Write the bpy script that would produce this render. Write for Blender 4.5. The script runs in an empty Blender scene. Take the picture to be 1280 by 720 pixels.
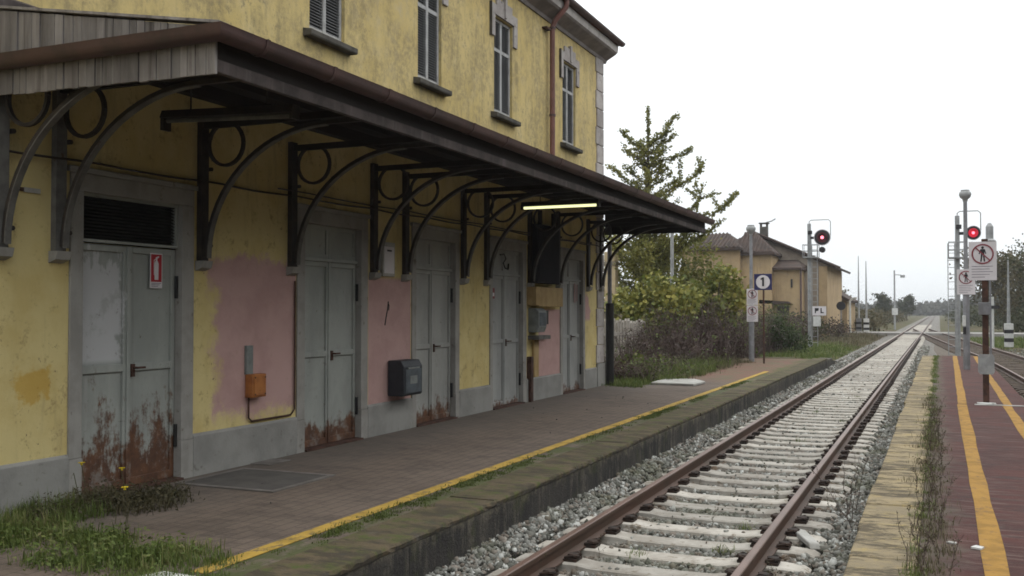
import bpy, math, random
import numpy as np
from mathutils import Vector, Matrix
rnd = random.Random(7)
rng = np.random.default_rng(11)
sc = bpy.context.scene
col = sc.collection
R = math.radians

# ------------------------------------------------------------------ camera, sky, sun, exposure
CAM_Z = 1.86
cam_d = bpy.data.cameras.new('camera')
cam = bpy.data.objects.new('camera', cam_d)
col.objects.link(cam)
cam.location = (0, 0, CAM_Z)
cam.rotation_euler = (R(90 + 1.294), 0, R(23.294))
cam_d.sensor_width = 36.0
cam_d.lens = 36.0 * 1240 / 1280
cam_d.clip_start = 0.05
cam_d.clip_end = 6000
sc.camera = cam

SUN_EL, SUN_AZ = 52.0, 70.0          # the sun sits behind cloud, over the tracks to the right
world = bpy.data.worlds.new('World')
sc.world = world
world.use_nodes = True
wn, wl = world.node_tree.nodes, world.node_tree.links
wn.clear()
w_out = wn.new('ShaderNodeOutputWorld')
w_bg = wn.new('ShaderNodeBackground')
w_sky = wn.new('ShaderNodeTexSky')
w_sky.sky_type = 'NISHITA'
w_sky.sun_disc = False
w_sky.sun_elevation = R(SUN_EL)
w_sky.sun_rotation = R(SUN_AZ)
w_hs = wn.new('ShaderNodeHueSaturation')
w_hs.inputs['Saturation'].default_value = 0.12
w_mix = wn.new('ShaderNodeMix')
w_mix.data_type = 'RGBA'
w_mix.inputs['Factor'].default_value = 0.86
# cloud cover, brighter overhead than at the horizon as overcast skies are
w_tc = wn.new('ShaderNodeTexCoord')
w_sep = wn.new('ShaderNodeSeparateXYZ')
w_el = wn.new('ShaderNodeMapRange')
w_el.inputs['From Min'].default_value = 0.0
w_el.inputs['From Max'].default_value = 1.0
w_el.inputs['To Min'].default_value = 0.0
w_el.inputs['To Max'].default_value = 1.0
w_cl = wn.new('ShaderNodeMix')
w_cl.data_type = 'RGBA'
w_cl.inputs['A'].default_value = (9.3, 9.7, 10.0, 1)
w_cl.inputs['B'].default_value = (21.0, 21.6, 21.3, 1)
wl.new(w_tc.outputs['Generated'], w_sep.inputs[0])
wl.new(w_sep.outputs['Z'], w_el.inputs['Value'])
wl.new(w_el.outputs[0], w_cl.inputs['Factor'])
wl.new(w_cl.outputs['Result'], w_mix.inputs['B'])
wl.new(w_sky.outputs[0], w_hs.inputs['Color'])
wl.new(w_hs.outputs[0], w_mix.inputs['A'])
wl.new(w_mix.outputs['Result'], w_bg.inputs['Color'])
w_bg.inputs['Strength'].default_value = 0.10
wl.new(w_bg.outputs[0], w_out.inputs[0])

sun_d = bpy.data.lights.new('sun', 'SUN')
sun_d.energy = 0.5
sun_d.angle = R(40)
sun_d.color = (1.0, 0.96, 0.9)
sun = bpy.data.objects.new('sun', sun_d)
col.objects.link(sun)
sd = Vector((math.sin(R(SUN_AZ)) * math.cos(R(SUN_EL)), math.cos(R(SUN_AZ)) * math.cos(R(SUN_EL)), math.sin(R(SUN_EL))))
sun.rotation_euler = (-sd).to_track_quat('-Z', 'Y').to_euler()

sc.view_settings.view_transform = 'Standard'
sc.view_settings.look = 'None'
sc.view_settings.exposure = 0.15
sc.view_settings.gamma = 1.0
sc.view_settings.use_curve_mapping = False
sc.render.engine = 'CYCLES'
sc.cycles.use_denoising = True
sc.cycles.max_bounces = 6
sc.cycles.filter_width = 1.7

# ------------------------------------------------------------------ material helpers
class G:
    def __init__(self, name):
        self.m = bpy.data.materials.new(name)
        self.m.use_nodes = True
        self.t = self.m.node_tree
        self.t.nodes.clear()
        self.out = self.t.nodes.new('ShaderNodeOutputMaterial')
        self.b = self.t.nodes.new('ShaderNodeBsdfPrincipled')
        self.t.links.new(self.b.outputs[0], self.out.inputs[0])
        self.geo = self.t.nodes.new('ShaderNodeNewGeometry')
        self._xyz = None
    def put(self, sock, v):
        if isinstance(v, bpy.types.NodeSocket):
            self.t.links.new(v, sock)
        elif isinstance(v, (tuple, list)) and len(v) == 3 and sock.type == 'RGBA':
            sock.default_value = (*v, 1)
        else:
            sock.default_value = v
    def pos(self, s=(1, 1, 1)):
        n = self.t.nodes.new('ShaderNodeVectorMath')
        n.operation = 'MULTIPLY'
        self.t.links.new(self.geo.outputs['Position'], n.inputs[0])
        n.inputs[1].default_value = s
        return n.outputs[0]
    def axis(self, i):
        if self._xyz is None:
            self._xyz = self.t.nodes.new('ShaderNodeSeparateXYZ')
            self.t.links.new(self.geo.outputs['Position'], self._xyz.inputs[0])
        return self._xyz.outputs[i]
    def island(self):
        return self.geo.outputs['Random Per Island']
    def objrand(self):
        return self.t.nodes.new('ShaderNodeObjectInfo').outputs['Random']
    def noise(self, scale=5, detail=5, rough=.6, s=(1, 1, 1), dist=0):
        n = self.t.nodes.new('ShaderNodeTexNoise')
        self.t.links.new(self.pos(s), n.inputs['Vector'])
        n.inputs['Scale'].default_value = scale
        n.inputs['Detail'].default_value = detail
        n.inputs['Roughness'].default_value = rough
        n.inputs['Distortion'].default_value = dist
        return n.outputs[0]
    def vor(self, scale=5, s=(1, 1, 1), out='Distance', feat='F1'):
        n = self.t.nodes.new('ShaderNodeTexVoronoi')
        n.feature = feat
        self.t.links.new(self.pos(s), n.inputs['Vector'])
        n.inputs['Scale'].default_value = scale
        return n.outputs[out]
    def mr(self, v, a, b, c=0., d=1., smooth=True):
        n = self.t.nodes.new('ShaderNodeMapRange')
        n.interpolation_type = 'SMOOTHSTEP' if smooth else 'LINEAR'
        self.put(n.inputs['Value'], v)
        for k, x in zip(('From Min', 'From Max', 'To Min', 'To Max'), (a, b, c, d)):
            self.put(n.inputs[k], x)
        return n.outputs[0]
    def ma(self, op, a, b=0., clamp=False):
        n = self.t.nodes.new('ShaderNodeMath')
        n.operation = op
        n.use_clamp = clamp
        self.put(n.inputs[0], a)
        self.put(n.inputs[1], b)
        return n.outputs[0]
    def mul(self, *a):
        r = a[0]
        for x in a[1:]:
            r = self.ma('MULTIPLY', r, x)
        return r
    def add(self, a, b):
        return self.ma('ADD', a, b)
    def mix(self, f, a, b):
        n = self.t.nodes.new('ShaderNodeMix')
        n.data_type = 'RGBA'
        self.put(n.inputs['Factor'], f)
        self.put(n.inputs['A'], a)
        self.put(n.inputs['B'], b)
        return n.outputs['Result']
    def bump(self, h, strength=.3, dist=.01):
        n = self.t.nodes.new('ShaderNodeBump')
        n.inputs['Strength'].default_value = strength
        n.inputs['Distance'].default_value = dist
        self.put(n.inputs['Height'], h)
        self.t.links.new(n.outputs[0], self.b.inputs['Normal'])
    def done(self, color, rough=.8, spec=.3, metal=0.):
        self.put(self.b.inputs['Base Color'], color)
        self.put(self.b.inputs['Roughness'], rough)
        self.b.inputs['Specular IOR Level'].default_value = spec
        self.b.inputs['Metallic'].default_value = metal
        return self.m

def weather(name, c1, c2, scale=3., lo=.38, hi=.64, rough=.85, spec=.25, bump=.25, bscale=60, bdist=.006,
            streak=None, streak_amt=.6, spots=None, spots_scale=9, spots_lo=.62, isl=0., metal=0., s=(1, 1, 1), objr=0.):
    g = G(name)
    c = g.mix(g.mr(g.noise(scale, 7, .65, s), lo, hi), c1, c2)
    if streak:
        st = g.mr(g.noise(1.0, 6, .65, (9, 9, .5)), .5, .75, 0, streak_amt)
        c = g.mix(st, c, streak)
    if spots:
        c = g.mix(g.mr(g.noise(spots_scale, 8, .7), spots_lo, spots_lo + .1), c, spots)
    if isl or objr:
        q_ = isl or objr
        v = g.mr(g.objrand() if objr else g.island(), 0, 1, 1 - q_, 1 + q_, False)
        n = g.t.nodes.new('ShaderNodeVectorMath')
        n.operation = 'SCALE'
        g.put(n.inputs[0], c)
        g.put(n.inputs['Scale'], v)
        c = n.outputs[0]
    if bump:
        g.bump(g.noise(bscale, 4, .6), bump, bdist)
    return g.done(c, rough, spec, metal)

MT = {}
# --- plaster of the station front: yellow wash, dark runs, and the pink repainted fields between the doors
def station_plaster():
    g = G('station_plaster')
    y, z = g.axis(1), g.axis(2)
    big = g.noise(.9, 6, .6)
    c = g.mix(g.mr(big, .35, .68), (.575, .455, .21), (.52, .40, .165))
    c = g.mix(g.mr(g.noise(2.6, 8, .7), .5, .72, 0, .55), c, (.55, .46, .28))
    # runs of grime under eave and sills, and grey-green mould specks
    run = g.mr(g.noise(1.0, 7, .7, (3.2, 3.2, .28)), .44, .66, 0, .75)
    c = g.mix(g.mul(run, g.mr(g.noise(5, 8, .75), .38, .60)), c, (.235, .195, .105))
    spk = g.mr(g.noise(13, 9, .78), .52, .64)
    c = g.mix(g.mul(spk, g.mr(g.noise(.8, 5), .42, .58, 0, .7)), c, (.20, .175, .11))
    blot = g.mul(g.mr(g.noise(1.3, 9, .78, (1, 1, .6)), .42, .58), g.mr(g.noise(9, 8, .8), .36, .62))
    c = g.mix(g.mul(blot, .72), c, (.25, .205, .12))
    pale = g.mul(g.mr(g.noise(.8, 6, .7, (1, 1, .4)), .52, .68), g.mr(g.noise(6, 6, .7), .40, .60))
    c = g.mix(g.mul(pale, .45), c, (.42, .36, .25))
    # lower storey: ochre, chipped
    low = g.mr(z, 4.1, 4.5, 1, 0)
    lowc = g.mix(g.mr(g.noise(1.6, 6), .4, .65), (.60, .50, .24), (.53, .42, .18))
    lowc = g.mix(g.mr(g.noise(6, 9, .78), .54, .66, 0, .7), lowc, (.30, .225, .10))
    lowc = g.mix(g.mr(g.noise(1.0, 7, .7, (4, 4, .5)), .5, .7, 0, .5), lowc, (.30, .24, .13))
    chips = g.mr(g.noise(17, 6, .8), .60, .64)
    lowc = g.mix(g.mul(chips, g.mr(g.noise(1.9, 4), .50, .58)), lowc, (.15, .105, .06))
    c = g.mix(low, c, lowc)
    # ochre touch-up patch by the first door
    oy = g.add(y, g.mr(g.noise(9, 4), 0, 1, -.12, .12))
    oz = g.add(z, g.mr(g.noise(7, 4), 0, 1, -.12, .12))
    patch = g.mul(g.mr(oy, 5.78, 5.86), g.mr(oy, 6.12, 6.2, 1, 0), g.mr(oz, 1.08, 1.14), g.mr(oz, 1.34, 1.4, 1, 0))
    c = g.mix(g.mul(patch, .75), c, (.48, .30, .055))
    # pink fields
    wob = g.mr(g.noise(2.3, 5, .6), 0, 1, -.42, .42)
    wz = g.mr(g.noise(3.1, 5, .6), 0, 1, -.16, .16)
    wy = g.add(y, wob)
    zz = g.add(z, wz)
    fz = g.mr(g.noise(16, 8, .8), 0, 1, -.13, .13)
    wy = g.add(wy, fz)
    zz = g.add(zz, fz)
    p1 = g.mul(g.mr(wy, 8.05, 8.30), g.mr(y, 9.60, 9.62, 1, 0), g.mr(zz, .66, .86), g.mr(zz, 2.36, 2.50, 1, 0))
    p2 = g.mul(g.mr(y, 11.2, 11.22), g.mr(y, 12.33, 12.36, 1, 0), g.mr(z, 2.26, 2.34, 1, 0))
    p3 = g.mul(g.mr(y, 17.22, 17.24), g.mr(y, 18.36, 18.38, 1, 0), g.mr(z, 1.86, 1.9, 1, 0))
    p4 = g.mul(g.mr(y, 19.8, 19.9), g.mr(wy, 20.05, 20.15, 1, 0), g.mr(z, 1.6, 1.7), g.mr(z, 2.1, 2.3, 1, 0))
    pk = g.ma('ADD', g.ma('ADD', p1, p2), g.ma('ADD', p3, p4), True)
    pink = g.mix(g.mr(g.noise(2.2, 7, .65), .4, .66), (.48, .315, .295), (.42, .265, .25))
    pink = g.mix(g.mr(g.noise(7, 9, .78), .55, .66, 0, .55), pink, (.36, .25, .215))
    c = g.mix(pk, c, pink)
    g.bump(g.add(g.noise(45, 5, .65), g.mul(g.noise(3, 4), 1.5)), .35, .008)
    return g.done(c, .9, .2)
MT['plaster'] = station_plaster()
MT['plinth'] = weather('plinth_render', (.275, .27, .255), (.215, .21, .20), 1.6, bump=.4, bscale=35, bdist=.01, spots=(.15, .14, .125), spots_lo=.60)
MT['jamb'] = weather('door_surround_stone', (.30, .29, .272), (.235, .225, .21), 3, bump=.25, streak=(.34, .33, .31), streak_amt=.5, spots=(.13, .105, .085), spots_scale=8, spots_lo=.60)
MT['stone_trim'] = weather('window_hood_stone', (.40, .37, .355), (.30, .27, .26), 3, spots=(.16, .14, .13), spots_lo=.58, objr=.15)
MT['sill'] = weather('sill_stone', (.09, .082, .07), (.055, .05, .044), 5)
def door_paint(name, rust_top, rust_amt, white=False, c1=(.325, .34, .32), c2=(.25, .265, .25)):
    g = G(name)
    y, z = g.axis(1), g.axis(2)
    c = g.mix(g.mr(g.noise(2.0, 7, .65, (1, 1, .5)), .35, .68), c1, c2)
    c = g.mix(g.mr(g.noise(1., 6, .7, (14, 14, .7)), .52, .72, 0, .6), c, (.35, .35, .335))
    if white:
        yy = g.add(y, g.mr(g.noise(6, 5), 0, 1, -.12, .12))
        zz = g.add(z, g.mul(g.mr(g.noise(1, 6, .65, (14, 14, 4)), 0, 1, -.3, .3), g.mr(z, 1.6, 2.2)))
        w = g.mul(g.mr(yy, 6.50, 6.54), g.mr(yy, 6.98, 7.03, 1, 0), g.mr(zz, 1.36, 1.42), g.mr(zz, 2.30, 2.38, 1, 0))
        c = g.mix(g.mul(w, .8), c, (.50, .50, .52))
    rn = g.add(g.mul(g.noise(1., 9, .7, (4.2, 4.2, 1.5)), .75), g.mul(g.noise(16, 6, .7), .25))
    hz = g.mr(z, .2, rust_top, 1, 0, False)
    r = g.mr(g.add(g.mul(hz, rust_amt), rn), .74, .84)
    rust = g.mix(g.mr(g.noise(9, 7, .7), .35, .65), (.135, .062, .032), (.075, .036, .023))
    rust = g.mix(g.mr(g.noise(5, 7, .7), .62, .7), rust, (.30, .19, .13))
    c = g.mix(r, c, rust)
    c = g.mix(g.mr(g.noise(10, 9, .78), .60, .68, 0, .8), c, (.09, .065, .05))
    c = g.mix(g.mr(g.noise(3.5, 8, .75), .52, .66, 0, .5), c, (.27, .27, .255))
    g.bump(g.add(g.noise(30, 5), g.mul(r, .6)), .3, .004)
    return g.done(c, .62, .35)
MT['door1'] = door_paint('door_paint_rusty', 1.9, .43, True)
MT['door2'] = door_paint('door_paint_grey', .95, .43)
MT['door3'] = door_paint('door_paint_streaked', .85, .41, c1=(.335, .335, .318), c2=(.26, .262, .25))
MT['door4'] = door_paint('door_paint_dull', .65, .37, c1=(.33, .335, .325), c2=(.255, .26, .255))
MT['louvre'] = weather('louvre_black', (.018, .017, .016), (.03, .028, .026), 6, rough=.6)
MT['iron'] = weather('bracket_iron', (.026, .022, .021), (.045, .035, .03), 7, rough=.6, spots=(.10, .05, .03), spots_scale=11)
MT['iron_grey'] = weather('bracket_plate_grey', (.14, .135, .125), (.09, .085, .08), 6, spots=(.08, .05, .035))
MT['dark_wood'] = weather('soffit_boards', (.024, .019, .017), (.015, .012, .011), 4, s=(1, .2, 1), bump=.3)
MT['old_wood'] = weather('weathered_planks', (.27, .25, .24), (.155, .14, .135), 2.2, .3, .7, bump=.5, bscale=22, bdist=.01, streak=(.06, .048, .044), streak_amt=.95, objr=.26, s=(3, 3, .45))
MT['fascia'] = weather('fascia_board', (.075, .06, .058), (.04, .033, .032), 4, streak=(.15, .13, .125), streak_amt=.6)
MT['gutter'] = weather('gutter_paint', (.088, .050, .047), (.06, .038, .037), 3, rough=.5, spec=.4, spots=(.055, .04, .038), spots_scale=6)
MT['downpipe'] = weather('downpipe_paint', (.21, .10, .085), (.15, .075, .065), 3, rough=.5)
MT['black_pipe'] = weather('cast_iron_black', (.016, .016, .017), (.026, .025, .025), 4, rough=.55)
MT['black_matt'] = weather('cabinet_black', (.010, .009, .012), (.016, .014, .018), 4, rough=.8, spec=.1)
MT['tile'] = weather('roof_tile', (.20, .105, .075), (.11, .07, .058), 3, spots=(.07, .065, .05), spots_scale=7, spots_lo=.55, isl=.3)
MT['cornice'] = weather('cornice_plaster', (.47, .44, .42), (.36, .335, .32), 2.5, streak=(.22, .2, .19), streak_amt=.4)
MT['soffit'] = weather('eave_soffit', (.24, .215, .205), (.17, .15, .145), 2.5)
MT['shutter'] = weather('shutter_slats', (.13, .132, .138), (.095, .096, .10), 5, rough=.6)
MT['shutter_frame'] = weather('shutter_frame_paint', (.40, .40, .405), (.30, .30, .30), 6, streak=(.16, .15, .14), streak_amt=.5)
MT['white'] = weather('white_paint', (.62, .62, .61), (.5, .5, .49), 4, rough=.6, bump=.05)
MT['sign_white'] = weather('sign_white', (.66, .62, .65), (.58, .55, .57), 2, rough=.5, bump=0)
MT['red'] = weather('sign_red', (.42, .022, .03), (.34, .02, .03), 5, rough=.5, bump=0)
MT['dull_red'] = weather('sign_ring_red', (.24, .045, .06), (.18, .04, .05), 5, rough=.5, bump=0)
MT['black'] = weather('sign_black', (.02, .018, .022), (.03, .028, .03), 5, rough=.5, bump=0)
MT['text_grey'] = weather('sign_text', (.16, .14, .18), (.22, .2, .24), 5, rough=.6, bump=0)
MT['blue'] = weather('sign_blue', (.022, .022, .085), (.03, .03, .10), 5, rough=.45, bump=0)
MT['galv'] = weather('galvanised_steel', (.33, .335, .34), (.24, .245, .25), 5, rough=.5, spec=.5, spots=(.16, .13, .11))
MT['pole_grey'] = weather('pole_grey_paint', (.22, .22, .235), (.155, .155, .165), 5, rough=.55, streak=(.1, .08, .07))
MT['rust_pole'] = weather('rusty_steel', (.085, .042, .03), (.045, .025, .02), 9, rough=.75, spots=(.15, .065, .035), spots_scale=16)
MT['orange'] = weather('orange_box', (.38, .15, .045), (.27, .10, .035), 7, streak=(.14, .07, .04), streak_amt=.6, spots=(.12, .05, .025), spots_lo=.58)
MT['grey_box'] = weather('grey_metal_box', (.20, .215, .21), (.14, .15, .148), 6, rough=.5, spots=(.09, .06, .045))
MT['navy_box'] = weather('dark_blue_box', (.018, .021, .028), (.028, .031, .038), 5, rough=.5, spec=.4)
MT['navy_side'] = weather('box_worn_side', (.085, .10, .115), (.05, .058, .068), 5, rough=.5)
MT['buff'] = weather('buff_cover', (.40, .29, .14), (.32, .22, .10), 4, streak=(.2, .13, .06))
MT['cable'] = weather('cable_sheath', (.03, .022, .02), (.05, .035, .03), 8, rough=.6)
# --- ground and track
def asphalt():
    g = G('platform_asphalt')
    c = g.mix(g.mr(g.noise(.7, 6, .6), .36, .66), (.108, .083, .068), (.158, .122, .10))
    c = g.mix(g.mr(g.noise(3.2, 9, .75), .46, .66, 0, .8), c, (.066, .053, .046))
    c = g.mix(g.mr(g.noise(24, 8, .8), .5, .68, 0, .6), c, (.19, .155, .13))
    c = g.mix(g.mr(g.noise(31, 6, .8), .54, .70, 0, .6), c, (.045, .036, .032))
    c = g.mix(g.mr(g.noise(6.5, 9, .8), .44, .60, 0, .55), c, (.155, .122, .10))
    c = g.mix(g.mr(g.noise(1.6, 8, .72, (1, 2.2, 1)), .50, .62, 0, .5), c, (.058, .047, .041))
    bk = g.t.nodes.new('ShaderNodeTexBrick')
    rot = g.t.nodes.new('ShaderNodeCombineXYZ')
    g.put(rot.inputs[0], g.axis(1))
    g.put(rot.inputs[1], g.axis(0))
    g.t.links.new(rot.outputs[0], bk.inputs['Vector'])
    for k_, v_ in (('Scale', 1.0), ('Mortar Size', .006), ('Mortar Smooth', .3), ('Brick Width', .24), ('Row Height', .12), ('Bias', 0.)):
        bk.inputs[k_].default_value = v_
    bk.inputs['Color1'].default_value = (0, 0, 0, 1)
    bk.inputs['Color2'].default_value = (1, 1, 1, 1)
    sett = g.t.nodes.new('ShaderNodeSeparateColor')
    g.put(sett.inputs[0], bk.outputs['Color'])
    c = g.mix(g.mul(sett.outputs[0], .45), c, (.15, .115, .095))
    c = g.mix(g.mul(bk.outputs['Fac'], .65), c, (.05, .042, .036))
    # greyer trodden band by the wall, ruddier towards the yellow line and the far end
    wall = g.mr(g.add(g.axis(0), g.mr(g.noise(1.2, 4), 0, 1, -.5, .5)), -6.5, -5.3, 1, 0)
    c = g.mix(g.mul(wall, .4), c, (.105, .096, .09))
    far = g.mr(g.add(g.axis(1), g.mr(g.noise(.8, 5), 0, 1, -3, 3)), 22, 26)
    c = g.mix(far, c, g.mix(g.mr(g.noise(1.7, 7, .7), .42, .6), (.155, .085, .065), (.115, .098, .06)))
    moss = g.mul(g.mr(g.add(g.axis(0), g.mr(g.noise(3, 6, .7), 0, 1, -.35, .35)), -4.36, -4.2), g.mr(g.noise(2.6, 6, .7), .4, .55))
    c = g.mix(g.mul(moss, .8), c, (.062, .078, .024))
    c = g.mix(g.mr(g.noise(160, 3, .7), .55, .75, 0, .35), c, (.22, .19, .17))
    g.bump(g.add(g.noise(120, 4, .7), g.mul(g.noise(9, 4), .8)), .5, .006)
    return g.done(c, .9, .2)
MT['asphalt'] = asphalt()
def coping(name, c1, c2, lichen, dark, la, lb, face=False):
    g = G(name)
    c = g.mix(g.mr(g.noise(1.4, 7, .65), .35, .66), c1, c2)
    c = g.mix(g.mr(g.noise(4.5, 9, .75), la, lb), c, lichen)
    c = g.mix(g.mr(g.noise(2.2, 9, .78, (1, 2.6, 1)), .47, .57, 0, .9), c, dark)
    if face:
        f = g.mr(g.add(g.axis(2), g.mr(g.noise(6, 8, .75), 0, 1, -.09, .09)), .13, .195, 1, 0)
        c = g.mix(g.mul(f, .95), c, g.mix(g.mr(g.noise(1., 7, .72, (5, 5, .9)), .50, .68), (.05, .047, .045), (.13, .118, .10)))
    g.bump(g.add(g.noise(55, 5, .7), g.noise(8, 5)), .6, .01)
    return g.done(c, .92, .15)
MT['coping1'] = coping('platform_edge_mossy', (.125, .096, .062), (.092, .075, .048), (.075, .088, .03), (.058, .048, .036), .46, .62, True)
MT['coping2'] = coping('platform_edge_lichen', (.33, .265, .165), (.23, .19, .13), (.34, .265, .13), (.09, .075, .055), .5, .66)
def edge_face():
    g = G('platform_face')
    c = g.mix(g.mr(g.noise(1.0, 7, .65), .4, .65), (.058, .053, .05), (.034, .033, .034))
    st_ = g.mul(g.mr(g.noise(1., 8, .76, (6, 6, .7)), .47, .62), g.mr(g.noise(11, 8, .8), .36, .58))
    c = g.mix(g.mul(st_, .85), c, (.15, .135, .11))
    top = g.mr(g.add(g.axis(2), g.mr(g.noise(5, 8, .78), 0, 1, -.2, .2)), .06, .20, 0, .85)
    c = g.mix(g.mul(top, g.mr(g.noise(7, 8, .78), .40, .58)), c, (.19, .17, .125))
    c = g.mix(g.mr(g.noise(2.2, 8, .75), .52, .66, 0, .6), c, (.06, .066, .034))
    g.bump(g.add(g.noise(40, 5, .7), g.noise(6, 5)), .9, .02)
    return g.done(c, .92, .15)
MT['edge_face'] = edge_face()
def red_paving():
    g = G('red_paving')
    c = g.mix(g.mr(g.noise(1.1, 6, .6), .36, .66), (.088, .034, .030), (.058, .027, .025))
    # worn cross grooves with pale grit
    st = g.mr(g.noise(1., 7, .72, (1.6, 13.0, 1)), .50, .64, 0, .8)
    c = g.mix(st, c, (.135, .088, .078))
    dk = g.mr(g.noise(1., 8, .75, (2.2, 7.0, 1)), .48, .64, 0, .8)
    c = g.mix(dk, c, (.05, .034, .033))
    c = g.mix(g.mr(g.noise(1.6, 6, .7), .60, .72, 0, .6), c, (.10, .08, .07))
    # grit next to the weedy seam
    e = g.mr(g.add(g.axis(0), g.mr(g.noise(2.5, 6, .7), 0, 1, -.3, .3)), -.1, .18, .85, 0)
    c = g.mix(e, c, (.105, .088, .07))
    c = g.mix(g.mr(g.noise(9, 8, .8, (1, 1.6, 1)), .52, .66, 0, .4), c, (.12, .08, .07))
    g.bump(g.add(g.noise(1., 4, .6, (3, 42, 1)), g.mul(g.noise(110, 4), .6)), .7, .008)
    return g.done(c, .88, .2)
MT['red_paving'] = red_paving()
def line_paint(name, col_, under, lo, hi):
    g = G(name)
    c = g.mix(g.mr(g.noise(6, 6), .4, .65), col_, tuple(x * .72 for x in col_))
    w = g.mr(g.noise(11, 9, .75), lo, hi)
    c = g.mix(w, c, under)
    g.bump(g.noise(90, 4), .3, .004)
    return g.done(c, .85, .2)
MT['line1'] = line_paint('yellow_line_worn', (.43, .28, .06), (.13, .10, .06), .50, .64)
MT['line2'] = line_paint('yellow_line_ochre', (.34, .19, .045), (.14, .085, .055), .52, .68)
MT['rail'] = weather('rail_rust', (.082, .043, .029), (.055, .032, .021), 3, rough=.62, spec=.4, spots=(.08, .07, .04), spots_scale=5, s=(1, .4, 1))
MT['rail_head'] = weather('rail_head_worn', (.165, .098, .078), (.115, .067, .05), 4, rough=.42, spec=.5, s=(1, .3, 1), bump=.1)
MT['sleeper'] = weather('sleeper_concrete', (.43, .40, .36), (.31, .28, .245), 4, spots=(.20, .165, .125), spots_lo=.56, objr=.2, bump=.5, bscale=40)
MT['timber'] = weather('timber_sleeper', (.10, .075, .058), (.06, .046, .038), 5)
MT['bed2'] = weather('dirty_ballast', (.135, .108, .088), (.085, .072, .055), 6, spots=(.22, .19, .165), spots_scale=18, spots_lo=.56, bump=.8, bscale=18, bdist=.03)
MT['clip'] = weather('rail_clip', (.022, .016, .014), (.045, .027, .02), 12, rough=.7)
def stone_mat():
    g = G('ballast_stone')
    i = g.island()
    c = g.mix(g.mr(i, 0, 1, 0, 1, False), (.075, .075, .064), (.29, .285, .265))
    c = g.mix(g.mr(g.ma('FRACT', g.mul(i, 7.31)), .62, .9, 0, .6), c, (.21, .165, .135))
    c = g.mix(g.mr(g.ma('FRACT', g.mul(i, 13.7)), .86, .95), c, (.47, .47, .45))
    c = g.mix(g.mr(g.noise(1.1, 6), .46, .66, 0, .6), c, (.11, .112, .075))
    dr = g.ma('ABSOLUTE', g.ma('SUBTRACT', g.ma('ABSOLUTE', g.add(g.axis(0), 2.085)), .7525))
    c = g.mix(g.mul(g.mr(dr, .10, .34, 1, 0), g.mr(g.noise(4, 5), .35, .6, .3, .85)), c, (.115, .075, .05))
    g.bump(g.noise(70, 4), .4, .004)
    return g.done(c, .9, .2)
MT['stone'] = stone_mat()
def bed_mat():
    g = G('ballast_bed')
    v = g.vor(17, out='Color')
    s = g.t.nodes.new('ShaderNodeSeparateColor')
    g.put(s.inputs[0], v)
    c = g.mix(s.outputs[0], (.09, .085, .075), (.30, .29, .275))
    c = g.mix(g.mr(s.outputs[1], .65, .9, 0, .7), c, (.17, .13, .10))
    c = g.mix(g.mr(g.vor(17), .0, .42, 0, .0), c, (.05, .045, .04))
    near = g.mr(g.axis(1), 16, 30, 1, 0)
    c = g.mix(g.mul(near, .75), c, (.085, .078, .068))
    g.bump(g.vor(17), .9, .04)
    return g.done(c, .92, .15)
MT['bed'] = bed_mat()
def ground_mat():
    g = G('ground_soil')
    c = g.mix(g.mr(g.noise(.35, 6, .6), .42, .60), (.095, .07, .05), (.062, .078, .03))
    c = g.mix(g.mr(g.noise(3, 8, .7), .5, .7, 0, .6), c, (.13, .105, .07))
    c = g.mix(g.mr(g.noise(.05, 5, .6), .45, .6, 0, .6), c, (.10, .09, .045))
    g.bump(g.noise(14, 6, .7), .8, .05)
    return g.done(c, .95, .1)
MT['ground'] = ground_mat()
MT['road'] = weather('crossing_asphalt', (.30, .285, .27), (.22, .21, .20), 1.5)
MT['slab'] = weather('concrete_slab', (.42, .41, .39), (.30, .29, .27), 3, spots=(.15, .13, .10))
MT['hatch'] = weather('hatch_cover', (.092, .085, .08), (.068, .063, .06), 4)
MT['hatch_rim'] = weather('hatch_rim', (.17, .155, .145), (.12, .108, .10), 4)
MT['white_stone'] = weather('white_lump', (.66, .66, .64), (.5, .5, .48), 8)

def leaf_mat(name, stops, rough=.6, trans=.25, nscale=.6):
    g = G(name)
    r = g.t.nodes.new('ShaderNodeValToRGB')
    e = r.color_ramp.elements
    while len(e) < len(stops):
        e.new(.5)
    for k, cc in enumerate(stops):
        e[k].position = k / (len(stops) - 1)
        e[k].color = (*cc, 1)
    f = g.add(g.mul(g.island(), .6), g.mr(g.noise(nscale, 3), .3, .7, 0, .4))
    g.put(r.inputs[0], f)
    g.done(r.outputs[0], rough, .25)
    if trans:
        tr = g.t.nodes.new('ShaderNodeBsdfTranslucent')
        g.put(tr.inputs[0], r.outputs[0])
        mx = g.t.nodes.new('ShaderNodeMixShader')
        mx.inputs[0].default_value = trans
        g.t.links.new(g.b.outputs[0], mx.inputs[1])
        g.t.links.new(tr.outputs[0], mx.inputs[2])
        g.t.links.new(mx.outputs[0], g.out.inputs[0])
    return g.m
MT['grass'] = leaf_mat('grass_green', [(.05, .07, .018), (.09, .13, .03), (.14, .175, .05), (.24, .21, .10)], nscale=2.5)
MT['dry_grass'] = leaf_mat('grass_dry', [(.05, .05, .026), (.11, .095, .055), (.17, .14, .09), (.09, .10, .035)])
MT['moss'] = leaf_mat('moss_tufts', [(.045, .06, .016), (.08, .105, .022), (.10, .12, .035)])
MT['dark_weed'] = leaf_mat('weed_dark', [(.04, .042, .018), (.07, .062, .034), (.10, .085, .05), (.06, .08, .025)])
MT['bramble_leaf'] = leaf_mat('bramble_leaf', [(.045, .03, .029), (.085, .056, .05), (.07, .06, .034), (.065, .08, .028)])
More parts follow.
